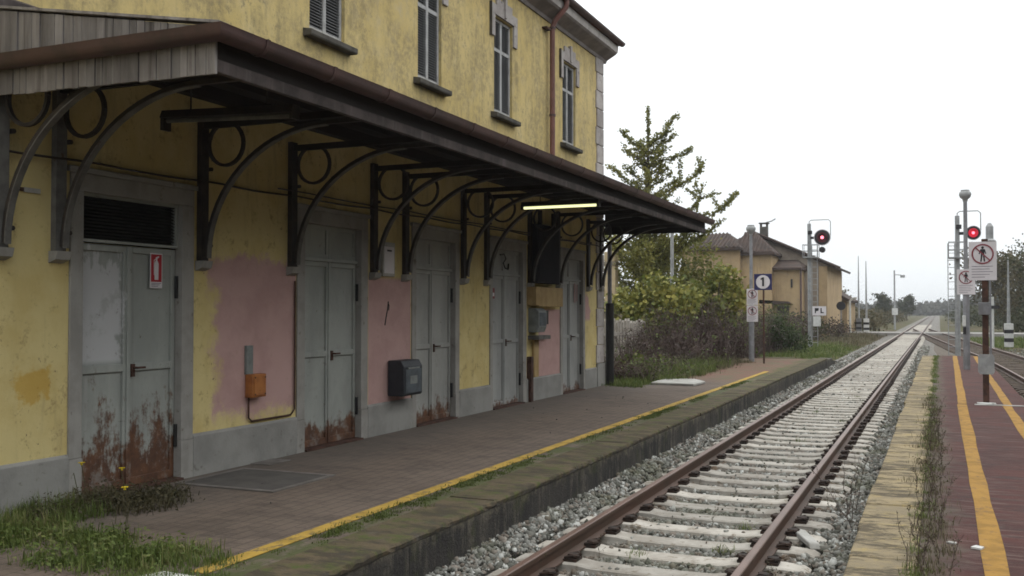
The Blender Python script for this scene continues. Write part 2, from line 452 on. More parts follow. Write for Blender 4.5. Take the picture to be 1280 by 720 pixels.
MT['twig'] = weather('twig_bark', (.115, .082, .074), (.075, .054, .05), 5, bump=0)
MT['bark'] = weather('tree_bark', (.10, .082, .068), (.06, .05, .042), 6, bump=.6)
MT['ginkgo'] = leaf_mat('ginkgo_leaf', [(.09, .105, .035), (.155, .165, .05), (.22, .21, .06), (.31, .275, .08)], trans=.4)
MT['fig'] = leaf_mat('broad_leaf', [(.06, .085, .025), (.12, .145, .04), (.22, .215, .055), (.33, .295, .075)])
MT['bush'] = leaf_mat('bush_leaf', [(.022, .036, .013), (.042, .062, .02), (.06, .085, .026)])
MT['tree_leaf'] = leaf_mat('tree_leaf_dark', [(.028, .036, .017), (.05, .056, .026), (.085, .078, .038)])
MT['autumn'] = leaf_mat('tree_leaf_autumn', [(.035, .036, .018), (.07, .062, .03), (.11, .085, .04), (.06, .07, .028)])
MT['wood_far'] = leaf_mat('far_wood_leaf', [(.03, .034, .026), (.05, .05, .035), (.07, .062, .045)], nscale=.03)
MT['flower'] = weather('yellow_flower', (.62, .48, .03), (.55, .40, .02), 8, bump=0)
MT['house_wall'] = weather('house_wall_ochre', (.41, .30, .175), (.33, .24, .14), .8, streak=(.20, .135, .08), streak_amt=.6, spots=(.30, .24, .17), spots_scale=2, spots_lo=.58)
MT['house_stain'] = weather('house_wall_bare', (.31, .26, .21), (.23, .19, .155), .9, streak=(.16, .125, .10), streak_amt=.7)
MT['house_tile'] = weather('house_roof_tile', (.072, .048, .040), (.046, .034, .030), 1.2, spots=(.095, .07, .058), spots_scale=3)
MT['fence_conc'] = weather('fence_concrete', (.36, .33, .30), (.25, .225, .20), 4, streak=(.1, .085, .07))
MT['pillar'] = weather('pillar_render', (.47, .38, .25), (.40, .31, .19), 3)
MT['low_wall'] = weather('low_wall_render', (.27, .235, .18), (.20, .17, .13), 2)

def emit_mat(name, color, strength):
    g = G(name)
    g.done(color, .4)
    g.put(g.b.inputs['Emission Color'], color)
    g.b.inputs['Emission Strength'].default_value = strength
    return g.m
MT['pinkish'] = weather('faded_slip', (.36, .25, .24), (.28, .2, .19), 6, bump=0)
MT['tube'] = emit_mat('lit_tube', (.98, 1.0, .52), 1.15)
MT['red_lamp'] = emit_mat('signal_red', (1.0, .22, .30), 2.2)
MT['red_glow'] = emit_mat('signal_lens_lit', (.55, .01, .03), .7)
MT['red_glass'] = weather('signal_lens', (.11, .012, .02), (.07, .01, .015), 5, rough=.3, bump=0)

# ------------------------------------------------------------------ mesh helpers
def tag(o, label=None, cat=None, group=None, kind=None):
    if label: o['label'] = label
    if cat: o['category'] = cat
    if group: o['group'] = group
    if kind: o['kind'] = kind
    return o

def empty(name, loc=(0, 0, 0), **k):
    o = bpy.data.objects.new(name, None)
    o.location = loc
    o.empty_display_size = .2
    col.objects.link(o)
    return tag(o, **k)

def world_loc(o):
    w = Vector(o.location)
    if o.parent is not None:
        w += world_loc(o.parent) + o.matrix_parent_inverse.translation
    return w

def attach(o, parent):
    o.parent = parent
    if parent is not None:
        o.matrix_parent_inverse = Matrix.Translation(-world_loc(parent))

def link_mesh(name, me, mat, parent=None, smooth=None, **k):
    me.materials.append(MT[mat] if isinstance(mat, str) else mat)
    if smooth:
        me.shade_smooth()
        me.set_sharp_from_angle(angle=R(smooth))
    o = bpy.data.objects.new(name, me)
    col.objects.link(o)
    if parent is not None:
        attach(o, parent)
    return tag(o, **k)

def np_mesh(name, V, F, mat, parent=None, smooth=None, **k):
    V = np.ascontiguousarray(V, dtype=np.float32)
    F = np.ascontiguousarray(F, dtype=np.int32)
    me = bpy.data.meshes.new(name)
    n, kf = F.shape
    me.vertices.add(len(V))
    me.vertices.foreach_set('co', V.ravel())
    me.loops.add(n * kf)
    me.loops.foreach_set('vertex_index', F.ravel())
    me.polygons.add(n)
    me.polygons.foreach_set('loop_start', np.arange(n, dtype=np.int32) * kf)
    me.update(calc_edges=True)
    return link_mesh(name, me, mat, parent, smooth, **k)

class MB:
    def __init__(self):
        self.v, self.f = [], []
    def add(self, vs, fs):
        b = len(self.v)
        self.v += [tuple(x) for x in vs]
        self.f += [tuple(b + i for i in f) for f in fs]
        return self
    def box(self, x0, x1, y0, y1, z0, z1):
        x0, x1 = min(x0, x1), max(x0, x1)
        y0, y1 = min(y0, y1), max(y0, y1)
        z0, z1 = min(z0, z1), max(z0, z1)
        return self.add([(x0, y0, z0), (x1, y0, z0), (x1, y1, z0), (x0, y1, z0), (x0, y0, z1), (x1, y0, z1), (x1, y1, z1), (x0, y1, z1)],
                        [(0, 3, 2, 1), (4, 5, 6, 7), (0, 1, 5, 4), (1, 2, 6, 5), (2, 3, 7, 6), (3, 0, 4, 7)])
    def prism(self, poly, a0, a1, axis):
        # poly in the two other axes, extruded along axis
        n = len(poly)
        def P(p, a):
            if axis == 'x': return (a, p[0], p[1])
            if axis == 'y': return (p[0], a, p[1])
            return (p[0], p[1], a)
        vs = [P(p, a0) for p in poly] + [P(p, a1) for p in poly]
        fs = [tuple(range(n))[::-1], tuple(range(n, 2 * n))] + [(i, (i + 1) % n, n + (i + 1) % n, n + i) for i in range(n)]
        return self.add(vs, fs)
    def tube(self, path, r, n=8, caps=True):
        path = [Vector(p) for p in path]
        rs = r if isinstance(r, (list, tuple)) else [r] * len(path)
        vs, fs = [], []
        ref = None
        for i, p in enumerate(path):
            t = (path[min(i + 1, len(path) - 1)] - path[max(i - 1, 0)]).normalized()
            if ref is None:
                ref = Vector((1, 0, 0)) if abs(t.x) < .8 else Vector((0, 1, 0))
            a = (ref - t * ref.dot(t)).normalized()
            ref = a
            b = t.cross(a)
            for k in range(n):
                th = 2 * math.pi * k / n
                vs.append(p + (a * math.cos(th) + b * math.sin(th)) * rs[i])
        for i in range(len(path) - 1):
            for k in range(n):
                fs.append((i * n + k, i * n + (k + 1) % n, (i + 1) * n + (k + 1) % n, (i + 1) * n + k))
        if caps:
            fs.append(tuple(range(n))[::-1])
            fs.append(tuple((len(path) - 1) * n + k for k in range(n)))
        return self.add(vs, fs)
    def disc(self, cx, y, cz, r, depth=.01, n=24):       # a disc facing -y
        return self.prism([(cx + r * math.cos(2 * math.pi * k / n), cz + r * math.sin(2 * math.pi * k / n)) for k in range(n)], y, y - depth, 'y')
    def ring(self, cx, y, cz, r0, r1, depth=.01, n=28):  # ring facing -y
        vs, fs = [], []
        for k in range(n):
            c, s = math.cos(2 * math.pi * k / n), math.sin(2 * math.pi * k / n)
            for rr, yy in ((r0, y - depth), (r1, y - depth), (r1, y), (r0, y)):
                vs.append((cx + rr * c, yy, cz + rr * s))
        for k in range(n):
            a, b = 4 * k, 4 * ((k + 1) % n)
            for j in range(4):
                fs.append((a + j, a + (j + 1) % 4, b + (j + 1) % 4, b + j))
        return self.add(vs, fs)
    def sweep(self, prof, path, mitre=False):          # prof (lateral, z) along a path in plan
        n = len(prof)
        vs, fs = [], []
        if mitre:
            for i, (x, y) in enumerate(path):
                d0 = Vector(path[i]) - Vector(path[i - 1]) if i else None
                d1 = Vector(path[i + 1]) - Vector(path[i]) if i < len(path) - 1 else None
                d0 = (d0 or d1).normalized()
                d1 = (d1 or d0).normalized()
                d = (d0 + d1).normalized()
                k = 1 / max(d.dot(d0), .3)
                vs += [(x + d.y * a * k, y - d.x * a * k, z) for a, z in prof]
            path_ = []
        else:
            path_ = path
        for i, (x, y) in enumerate(path_):
            x0, y0 = path[max(i - 1, 0)]
            x1, y1 = path[min(i + 1, len(path) - 1)]
            l = math.hypot(x1 - x0, y1 - y0)
            rx, ry = (y1 - y0) / l, -(x1 - x0) / l
            vs += [(x + rx * a, y + ry * a, z) for a, z in prof]
        for i in range(len(path) - 1):
            for k in range(n):
                fs.append((i * n + k, i * n + (k + 1) % n, (i + 1) * n + (k + 1) % n, (i + 1) * n + k))
        fs.append(tuple(range(n))[::-1])
        fs.append(tuple((len(path) - 1) * n + k for k in range(n)))
        return self.add(vs, fs)
    def sweep_old(self, prof, path):
        n = len(prof)
        vs, fs = [], []
        for i, (x, y) in enumerate(path):
            x0, y0 = path[max(i - 1, 0)]
            x1, y1 = path[min(i + 1, len(path) - 1)]
            l = math.hypot(x1 - x0, y1 - y0)
            rx, ry = (y1 - y0) / l, -(x1 - x0) / l
            vs += [(x + rx * a, y + ry * a, z) for a, z in prof]
        for i in range(len(path) - 1):
            for k in range(n):
                fs.append((i * n + k, i * n + (k + 1) % n, (i + 1) * n + (k + 1) % n, (i + 1) * n + k))
        fs.append(tuple(range(n))[::-1])
        fs.append(tuple((len(path) - 1) * n + k for k in range(n)))
        return self.add(vs, fs)
    def build(self, name, mat, parent=None, smooth=None, bevel=0, fix=True, **k):
        me = bpy.data.meshes.new(name)
        me.from_pydata(self.v, [], self.f)
        if fix:
            import bmesh
            bm = bmesh.new()
            bm.from_mesh(me)
            bmesh.ops.recalc_face_normals(bm, faces=bm.faces)
            bm.to_mesh(me)
            bm.free()
        me.update()
        o = link_mesh(name, me, mat, parent, smooth, **k)
        if bevel:
            md = o.modifiers.new('bevel', 'BEVEL')
            md.width = bevel
            md.segments = 2
            md.limit_method = 'ANGLE'
        return o

def box(name, mat, dims, parent=None, **k):
    return MB().box(*dims).build(name, mat, parent, **k)

def rand_rot(n):
    q = rng.normal(size=(n, 4))
    q /= np.linalg.norm(q, axis=1)[:, None]
    w, x, y, z = q.T
    return np.stack([np.stack([1 - 2 * (y * y + z * z), 2 * (x * y - z * w), 2 * (x * z + y * w)], 1),
                     np.stack([2 * (x * y + z * w), 1 - 2 * (x * x + z * z), 2 * (y * z - x * w)], 1),
                     np.stack([2 * (x * z - y * w), 2 * (y * z + x * w), 1 - 2 * (x * x + y * y)], 1)], 1)

def leaves(P, size, flat=0.0, aspect=.6):
    """P (n,3) centres; kite-shaped folded leaves, size (n,)"""
    n = len(P)
    base = np.array([[0, -.5, 0], [aspect * .5, .05, .06], [0, .5, 0], [-aspect * .5, .05, .06]])
    A = rand_rot(n)
    if flat:
        A[:, 2, :] *= (1 - flat)
    V = np.einsum('nij,kj->nki', A, base) * np.asarray(size).reshape(-1, 1, 1) + P[:, None, :]
    F = np.arange(n)[:, None] * 4 + np.array([[0, 1, 2, 3]])
    return V.reshape(-1, 3), F.reshape(-1, 4)

def blades(P, h, w, lean=.35):
    n = len(P)
    h = np.asarray(h) * np.ones(n)
    w = np.asarray(w) * np.ones(n)
    a = rng.uniform(0, 2 * np.pi, n)
    d = np.stack([np.cos(a), np.sin(a), np.zeros(n)], 1)
    s = np.stack([-np.sin(a), np.cos(a), np.zeros(n)], 1)
    ln = (rng.uniform(.1, 1, n) * lean * h)[:, None]
    up = np.array([0, 0, 1.])
    m = P + d * ln * .35 + up * (h * .55)[:, None]
    t = P + d * ln * 1.2 + up * (h * rng.uniform(.75, 1, n))[:, None]
    ww = (w / 2)[:, None]
    V = np.stack([P - s * ww, P + s * ww, m + s * ww * .75, m - s * ww * .75, t], 1).reshape(-1, 3)
    b = np.arange(n)[:, None, None] * 5
    F = (b + np.array([[[0, 1, 2], [0, 2, 3], [3, 2, 4]]])).reshape(-1, 3)
    return V, F

def twigs(paths, rad):
    """paths (n,k,3), rad (n,k): three-sided stems"""
    n, k, _ = paths.shape
    T = np.gradient(paths, axis=1)
    T /= np.linalg.norm(T, axis=2, keepdims=True) + 1e-9
    ref = np.where(np.abs(T[..., 2:3]) < .9, np.array([0, 0, 1.]), np.array([1., 0, 0]))
    A = np.cross(T, ref)
    A /= np.linalg.norm(A, axis=2, keepdims=True) + 1e-9
    B = np.cross(T, A)
    V = np.stack([paths + (A * math.cos(t) + B * math.sin(t)) * rad[..., None] for t in (0, 2.094, 4.189)], 2)
    V = V.reshape(-1, 3)
    b = (np.arange(n)[:, None, None] * k + np.arange(k - 1)[None, :, None]) * 3
    q = []
    for j in range(3):
        j2 = (j + 1) % 3
        q.append(np.concatenate([b + j, b + j2, b + 3 + j2, b + 3 + j], 2))
    F = np.stack(q, 2).reshape(-1, 4)
    return V, F

def join(parts):
    V, F, o = [], [], 0
    for v, f in parts:
        V.append(v)
        F.append(f + o)
        o += len(v)
    return np.concatenate(V), np.concatenate(F)

# ------------------------------------------------------------------ ground
def smooth(a, b, x):
    t = np.clip((x - a) / (b - a), 0, 1)
    return t * t * (3 - 2 * t)

def gheight(x, y):
    x = np.asarray(x, float)
    y = np.asarray(y, float)
    left = .12 - .22 * smooth(34, 46, y)
    right = -.12 + 0 * x
    base = -.34
    wl_ = smooth(-4.2, -5.6, x)
    wr_ = smooth(6.5, 8.5, x)
    # beyond the platforms the formation narrows
    return base + (left - base) * wl_ + (right - base) * wr_

gx = np.concatenate([-np.geomspace(1500, 12, 24), np.linspace(-11, 11, 56), np.geomspace(12, 1500, 24)])
gy = np.concatenate([np.linspace(-60, 0, 8), np.linspace(1, 70, 70), np.geomspace(72, 3500, 40)])
XX, YY = np.meshgrid(gx, gy)
ZZ = gheight(XX, YY)
nx, ny = len(gx), len(gy)
i0 = (np.arange(ny - 1)[:, None] * nx + np.arange(nx - 1)[None, :]).reshape(-1, 1)
np_mesh('ground', np.stack([XX, YY, ZZ], -1).reshape(-1, 3), i0 + np.array([[0, 1, nx + 1, nx]]), 'ground', smooth=60, kind='structure')

# ------------------------------------------------------------------ platforms
P1Z, P2Z = .20, .22
EDGE1, EDGE2 = -3.56, -.58
pl1 = empty('platform', (-5, 15, 0), kind='structure')
g_ = MB()
ys = list(np.arange(-4, 36.01, 1.0))
g_.prism([(-9.5, -.3), (-4.02, -.3), (-4.02, P1Z), (-9.5, P1Z)], -4, 21.6, 'y')
g_.prism([(-6.3, -.3), (-4.02, -.3), (-4.02, P1Z), (-6.3, P1Z - .02)], 21.6, 35.4, 'y')
# end ramp
g_.add([(-6.3, 35.4, P1Z), (-4.02, 35.4, P1Z), (-4.02, 41.5, -.16), (-6.3, 41.5, -.14), (-6.3, 35.4, -.3), (-4.02, 35.4, -.3), (-4.02, 41.5, -.3), (-6.3, 41.5, -.3)],
       [(0, 1, 2, 3), (1, 5, 6, 2), (0, 3, 7, 4), (3, 2, 6, 7)])
g_.build('paving', 'asphalt', pl1)
y = -4.0
while y < 35.3:
    L = 2.0 + rnd.uniform(-.1, .1)
    dz, dx = rnd.uniform(-.004, .004), rnd.uniform(-.008, .008)
    # broken, uneven arris
    n_ = 26
    vs, fs = [], []
    for i in range(n_ + 1):
        yy = y + .003 + (L - .006) * i / n_
        ch, cz_ = (rnd.uniform(.008, .03) if rnd.random() < .22 else rnd.uniform(0, .004)), (rnd.uniform(.01, .03) if rnd.random() < .22 else rnd.uniform(0, .004))
        vs += [(-4.02, yy, P1Z + .004 + dz), (EDGE1 - .012 - ch + dx, yy, P1Z + dz), (EDGE1 - .001 - ch * .6 + dx, yy, P1Z - .014 - cz_ + dz), (EDGE1 + dx - .004 - rnd.uniform(0, .006), yy, P1Z - .05), (EDGE1 - .03, yy, P1Z - .058), (-4.02, yy, P1Z - .058)]
    for i in range(n_):
        for j in range(6):
            fs.append((i * 6 + j, i * 6 + (j + 1) % 6, i * 6 + 6 + (j + 1) % 6, i * 6 + 6 + j))
    fs += [(0, 1, 2, 3, 4, 5), tuple(n_ * 6 + j for j in (5, 4, 3, 2, 1, 0))]
    MB().add(vs, fs).build('edge_stone', 'coping1', pl1)
    y += L
y = -4.0
while y < 35.3:
    L = 2.6
    MB().box(-4.0, EDGE1 - .009 + rnd.uniform(-.003, .003), y + .001, y + L - .001, -.4, P1Z - .056).build('facing_block', 'edge_face', pl1, bevel=.004)
    y += L
MB().add([(-4.02, 35.42, P1Z), (EDGE1, 35.42, P1Z), (EDGE1 - .05, 41.5, -.2), (-4.02, 41.5, -.2), (-4.02, 35.42, -.4), (EDGE1, 35.42, -.4), (EDGE1 - .05, 41.5, -.4), (-4.02, 41.5, -.4)],
         [(0, 1, 2, 3), (1, 5, 6, 2), (0, 3, 7, 4), (3, 2, 6, 7), (0, 4, 5, 1), (4, 7, 6, 5)]).build('ramp_edge', 'edge_face', pl1)
# a strip of dirt-stained face just under the lip belongs to the edge stones; the line of yellow paint
MB().prism([(-4.375, P1Z + .004), (-4.245, P1Z + .004), (-4.245, P1Z + .008), (-4.375, P1Z + .008)], 5.0, 27.5, 'y').build('painted_line', 'line1', pl1)
# hatch in the paving by the first door
MB().box(-6.67, -5.63, 7.52, 8.42, P1Z + .002, P1Z + .009).build('hatch_cover', 'hatch', pl1)
hr = MB()
hr.box(-6.72, -5.58, 7.46, 7.52, P1Z + .002, P1Z + .013).box(-6.72, -5.58, 8.42, 8.48, P1Z + .002, P1Z + .013)
hr.box(-5.63, -5.58, 7.52, 8.42, P1Z + .002, P1Z + .013).box(-6.72, -6.67, 7.52, 8.42, P1Z + .002, P1Z + .013)
hr.build('hatch_rim', 'hatch_rim', pl1)
MB().box(-6.84, -6.6, 8.75, 9.15, P1Z + .002, P1Z + .01).build('hatch_cover', 'hatch_rim', pl1)
# pale concrete slab in the grass past the building
MB().prism([(-5.95, 21.7), (-4.95, 21.55), (-4.9, 22.5), (-5.3, 23.2), (-6.0, 23.0)], P1Z, P1Z + .05, 'z').build('concrete_slab', 'slab', pl1, bevel=.01)

pl2 = empty('platform', (.7, 15, 0), kind='structure')
g_ = MB()
g_.prism([(-.14, -.35), (1.95, -.35), (1.95, P2Z), (-.14, P2Z)], -4, 19.05, 'y')
g_.prism([(-.14, -.35), (1.42, -.35), (1.42, P2Z), (-.14, P2Z)], 19.06, 39.2, 'y')
g_.build('paving', 'red_paving', pl2)
y = -4.0
while y < 39.0:
    L = min(1.0 + rnd.uniform(-.04, .04), 39.2 - y)
    dz, dx = rnd.uniform(-.008, .008), rnd.uniform(-.014, .014)
    MB().prism([(EDGE2 + dx, -.35), (-.145, -.35), (-.145, P2Z + .004 + dz), (EDGE2 + dx, P2Z + dz)], y + .006, y + L - .006, 'y').build('edge_stone', 'coping2', pl2, bevel=.016)
    y += L
# transverse joint at the pole
MB().box(.55, 1.94, 18.98, 19.1, P2Z + .002, P2Z + .012).build('joint_strip', 'slab', pl2)
def slanted_line(x0, x1, w, y0, y1):
    m = MB()
    n = 24
    vs, fs = [], []
    for i in range(n + 1):
        t = i / n
        yy = y0 + (y1 - y0) * t
        xx = x0 + (x1 - x0) * t
        jl, jr = rnd.uniform(-.008, .008), rnd.uniform(-.008, .008)
        vs += [(xx - w / 2 + jl, yy, P2Z + .005), (xx + w / 2 + jr, yy, P2Z + .005)]
    for i in range(n):
        fs.append((2 * i, 2 * i + 1, 2 * i + 3, 2 * i + 2))
    m.add(vs, fs)
    return m.build('painted_line', 'line2', pl2)
slanted_line(.285, .35, .145, -4, 19.0)
slanted_line(.36, .50, .145, 19.12, 39.1)
slanted_line(1.0, 1.05, .14, -4, 19.0)
slanted_line(1.08, 1.16, .14, 19.15, 39.1)

# ------------------------------------------------------------------ tracks
RAIL = [(-.0675, -.150), (.0675, -.150), (.0675, -.138), (.012, -.118), (.009, -.045), (.034, -.034), (.034, -.004), (.026, -.0005),
        (-.026, -.0005), (-.034, -.004), (-.034, -.034), (-.009, -.045), (-.012, -.118), (-.0675, -.138)]
HEADP = [(-.030, -.003), (.030, -.003), (.024, .0025), (-.024, .0025)]
def make_track(name, centre, y0, y1, s0, s1, label, seed, clips_to, smat='sleeper'):
    """centre(y) -> x; sleepers from s0 to s1"""
    rd = random.Random(seed)
    t = empty(name, (centre(y0), y0, -.2), label=label, cat='railway track', group=None)
    step = 2.0
    ysamp = list(np.arange(y0, y1 + .01, step))
    for s in (-1, 1):
        path = [(centre(yy) + s * .7525, yy) for yy in ysamp]
        r = MB().sweep(RAIL, path).build('rail', 'rail', t)
        MB().sweep(HEADP, path).build('running_surface', 'rail_head', r)
    # sleeper: rail seats raised, waist lower, ends chamfered
    prof = [(-1.15, -.30), (1.15, -.30), (1.15, -.20), (1.10, -.172), (.95, -.160), (.58, -.160), (.46, -.177), (.2, -.181), (-.2, -.181), (-.46, -.177), (-.58, -.160), (-.95, -.160), (-1.10, -.172), (-1.15, -.20)]
    m = MB()
    n = len(prof)
    vs = []
    for (x, z) in prof:
        hw = .118 if z > -.25 else .14
        vs += [(x, -hw, z), (x, -hw + .018, z + .012) if z > -.25 else (x, -hw, z), (x, hw - .018, z + .012) if z > -.25 else (x, hw, z), (x, hw, z)]
    fs = []
    for i in range(n):
        j = (i + 1) % n
        if i == 0:
            fs.append((i * 4, j * 4, j * 4 + 3, i * 4 + 3))
            continue
        fs += [(i * 4, j * 4, j * 4 + 1, i * 4 + 1), (i * 4 + 1, j * 4 + 1, j * 4 + 2, i * 4 + 2), (i * 4 + 2, j * 4 + 2, j * 4 + 3, i * 4 + 3)]
    fs.append(tuple(i * 4 for i in range(n)))
    fs.append(tuple(i * 4 + 3 for i in range(n)))
    m.add(vs, fs)
    sl = m.build('sleeper', smat, t, bevel=0)
    cm = MB()
    cm.box(-.055, .055, -.075, .075, -.165, -.128)
    cm.box(-.03, .05, -.035, .035, -.13, -.095)
    cm.tube([(-.045, -.06, -.12), (.03, -.065, -.10), (.06, -.02, -.108), (.02, .02, -.118), (.06, .03, -.105), (.03, .07, -.10), (-.045, .062, -.12)], .013, 5)
    clip = cm.build('rail_clip', 'clip', sl)
    sl_me, cl_me = sl.data, clip.data
    bpy.data.objects.remove(clip)
    bpy.data.objects.remove(sl)
    yy = s0
    cnt = 0
    while yy < s1 and cnt < 298:
        o = bpy.data.objects.new('sleeper', sl_me)
        col.objects.link(o)
        dx = (centre(yy + .5) - centre(yy - .5))
        ang = -math.atan(dx) + rd.uniform(-.01, .01)
        o.location = (centre(yy) + rd.uniform(-.012, .012), yy + rd.uniform(-.015, .015), rd.uniform(-.006, .004))
        o.rotation_euler = (0, 0, ang)
        o.parent = t
        o.matrix_parent_inverse = Matrix.Translation(-Vector(t.location))
        if yy < clips_to:
            for xr in (-.7525, .7525):
                for s in (-1, 1):
                    c = bpy.data.objects.new('rail_clip', cl_me)
                    col.objects.link(c)
                    c.location = (xr + s * .105, 0, .0)
                    c.rotation_euler = (0, 0, 0 if s > 0 else math.pi)
                    c.parent = o
        yy += .545
        cnt += 1
    if clips_to:
        m = MB()
        yy = s0
        while yy < 75:
            if yy >= clips_to:
                for xr in (-.7525, .7525):
                    for s in (-1, 1):
                        x = centre(yy) + xr + s * .105
                        m.box(x - .05, x + .05, yy - .08, yy + .08, -.165, -.10)
            yy += .545
        m.build('far_rail_clips', 'clip', t, kind='stuff')
    return t
C1 = lambda y: -2.085
make_track('railway_track', C1, -6, 420, 3.2, 150, 'rusty main track on pale concrete sleepers between the two platforms', 3, 30)
def C2(y):
    if y >= 118: return -2.085
    if y > 45: 
        t = (118 - y) / 73
        x = 3.30 * t
        return -2.085 + .046 * 1.3 * (118 - y) * (.86 + .14 * t) + .0
    s = (45 - y) / 45
    return C2(45.0001) + 1.1 * (1 - (1 - min(max(s, 0), 1)) ** 2)
tr2 = make_track('railway_track', C2, -6, 112, -4, 105, 'diverging second track beyond the red platform on the right', 4, 0, 'timber')
# ballast beds
def bed(name, centre, hw, y0, y1, z, mat='bed'):
    vs, fs = [], []
    yy = list(np.arange(y0, y1 + .1, 3.0))
    for i, q in enumerate(yy):
        c = centre(q)
        vs += [(c - hw - .5, q, z - .14), (c - hw, q, z), (c, q, z - .01), (c + hw, q, z), (c + hw + .5, q, z - .14)]
    for i in range(len(yy) - 1):
        for j in range(4):
            fs.append((i * 5 + j, i * 5 + j + 1, i * 5 + 6 + j, i * 5 + 5 + j))
    return MB().add(vs, fs).build(name, mat, kind='structure')
bed('ballast_bed', C1, 1.75, -6, 420, -.222)
bed('ballast_bed', C2, 1.75, -6, 100, -.232, 'bed2')
# loose ballast stones
gold = (1 + 5 ** .5) / 2
ICO = np.array([(-1, gold, 0), (1, gold, 0), (-1, -gold, 0), (1, -gold, 0), (0, -1, gold), (0, 1, gold), (0, -1, -gold), (0, 1, -gold), (gold, 0, -1), (gold, 0, 1), (-gold, 0, -1), (-gold, 0, 1)]) / 1.9
ICF = np.array([(0, 11, 5), (0, 5, 1), (0, 1, 7), (0, 7, 10), (0, 10, 11), (1, 5, 9), (5, 11, 4), (11, 10, 2), (10, 7, 6), (7, 1, 8), (3, 9, 4), (3, 4, 2), (3, 2, 6), (3, 6, 8), (3, 8, 9), (4, 9, 5), (2, 4, 11), (6, 2, 10), (8, 6, 7), (9, 8, 1)])
VAR = np.stack([ICO * rng.uniform(.5, 1.35, (12, 1)) * rng.uniform(.7, 1.2, (1, 3)) for _ in range(40)])
def stones(P, size):
    n = len(P)
    S = np.asarray(size)[:, None] * rng.uniform(.55, 1.15, (n, 3)) * .5
    A = rand_rot(n)
    loc = VAR[rng.integers(0, 40, n)] * S[:, None, :]
    V = np.einsum('nij,nkj->nki', A, loc) + P[:, None, :]
    F = np.arange(n)[:, None, None] * 12 + ICF[None]
    return V.reshape(-1, 3), F.reshape(-1, 3)
def ballast_pts(n, y0, y1, smin, smax, xr=(-3.66, -.5), centre=-2.085):
    x = rng.uniform(xr[0], xr[1], n)
    y = rng.uniform(y0, y1, n)
    u = x - centre
    ph = (y - 3.2 + .2725) % .545 - .2725
    on = (np.abs(ph) < .125) & (np.abs(u) < 1.17)
    z = np.full(n, -.212)
    out = np.abs(u) > .85
    z = np.where(out, -.198 + .06 * smooth(.9, 1.45, np.abs(u)), z) + rng.uniform(-.012, .014, n)
    z = z + .012 * np.sin(x * 3.1) * np.sin(y * 1.7)
    keep = ~on | (rng.random(n) < .022)
    z = np.where(on, -.165, z)
    rail = np.abs(np.abs(u) - .7525) < .085
    keep &= ~(rail & (rng.random(n) < .8))
    z = np.where(rail, z - .03, z)
    sz = rng.uniform(smin, smax, n) * np.where(on, .7, 1)
    return np.stack([x, y, z], 1)[keep], sz[keep]
parts = []
for n, a, b, s0, s1 in ((23000, 4.6, 11, .03, .07), (15000, 11, 19, .035, .078), (11000, 19, 33, .045, .085), (6000, 33, 60, .06, .10)):
    P, S = ballast_pts(n, a, b, s0, s1)
    S = S * np.where(rng.random(len(S)) < .12, 1.45, 1.0)
    parts.append(stones(P, S))
V, F = join(parts)
np_mesh('ballast_stones', V, F, 'stone', kind='stuff', label='loose grey ballast stones around the main track', cat='gravel')
V, F = stones(np.stack([rng.uniform(1.6, 6.0, 2500), rng.uniform(22, 60, 2500), np.full(2500, -.23)], 1), rng.uniform(.05, .08, 2500))
np_mesh('ballast_stones', V, F, 'stone', kind='stuff', label='loose ballast stones along the right-hand track', cat='gravel')
# level crossing roadway
MB().prism([(-14, -.35), (-2.93, -.35), (-2.93, -.012), (-14, -.03)], 88.5, 94, 'y').build('road', 'road', kind='structure')
MB().prism([(-2.74, -.35), (-1.43, -.35), (-1.43, -.012), (-2.74, -.012)], 90.2, 94, 'y').build('road', 'road', kind='structure')
MB().prism([(-1.24, -.35), (16, -.35), (16, -.03), (-1.24, -.012)], 88.5, 94, 'y').build('road', 'road', kind='structure')

# ------------------------------------------------------------------ station building
WX = -6.88
BY0, BY1 = -2.0, 21.08
BX0 = -15.5
WTOP = 7.48
st = empty('station_building', (-11, 10, .1), label='two-storey yellow station building with faded plaster and grey metal doors', cat='building')
DOORS = [  # jamb_left, leaf_left, split, leaf_right, jamb_right, paint
    (6.33, 6.47, 7.08, 7.70, 7.87, 'door1'), (9.62, 9.77, 10.39, 11.01, 11.17, 'door2'), (12.36, 12.48, 13.10, 13.73, 13.87, 'door3'),
    (15.02, 15.12, 15.78, 16.44, 16.60, 'door4'), (18.36, 18.48, 19.10, 19.72, 19.84, 'door4')]
WINS = [(9.86, 10.62), (12.54, 13.28), (15.21, 15.99), (18.53, 19.30)]
WZ0, WZ1 = 5.23, 6.86
def wall_faces(m, x, y0, y1, z0, z1, openings, depth):
    ysb = sorted({y0, y1, *[o[0] for o in openings], *[o[1] for o in openings]})
    zsb = sorted({z0, z1, *[o[2] for o in openings], *[o[3] for o in openings]})
    for a, b in zip(ysb, ysb[1:]):
        for c, d in zip(zsb, zsb[1:]):
            if any(o[0] <= (a + b) / 2 <= o[1] and o[2] <= (c + d) / 2 <= o[3] for o in openings):
                continue
            m.add([(x, a, c), (x, b, c), (x, b, d), (x, a, d)], [(0, 1, 2, 3)])
    for a, b, c, d in openings:
        q = x - depth
        m.add([(x, a, c), (q, a, c), (q, a, d), (x, a, d)], [(0, 1, 2, 3)])
        m.add([(x, b, c), (x, b, d), (q, b, d), (q, b, c)], [(0, 1, 2, 3)])
        m.add([(x, a, d), (q, a, d), (q, b, d), (x, b, d)], [(0, 1, 2, 3)])
        m.add([(x, a, c), (x, b, c), (q, b, c), (q, a, c)], [(0, 1, 2, 3)])
        m.add([(q, a, c), (q, b, c), (q, b, d), (q, a, d)], [(0, 1, 2, 3)])
w = MB()
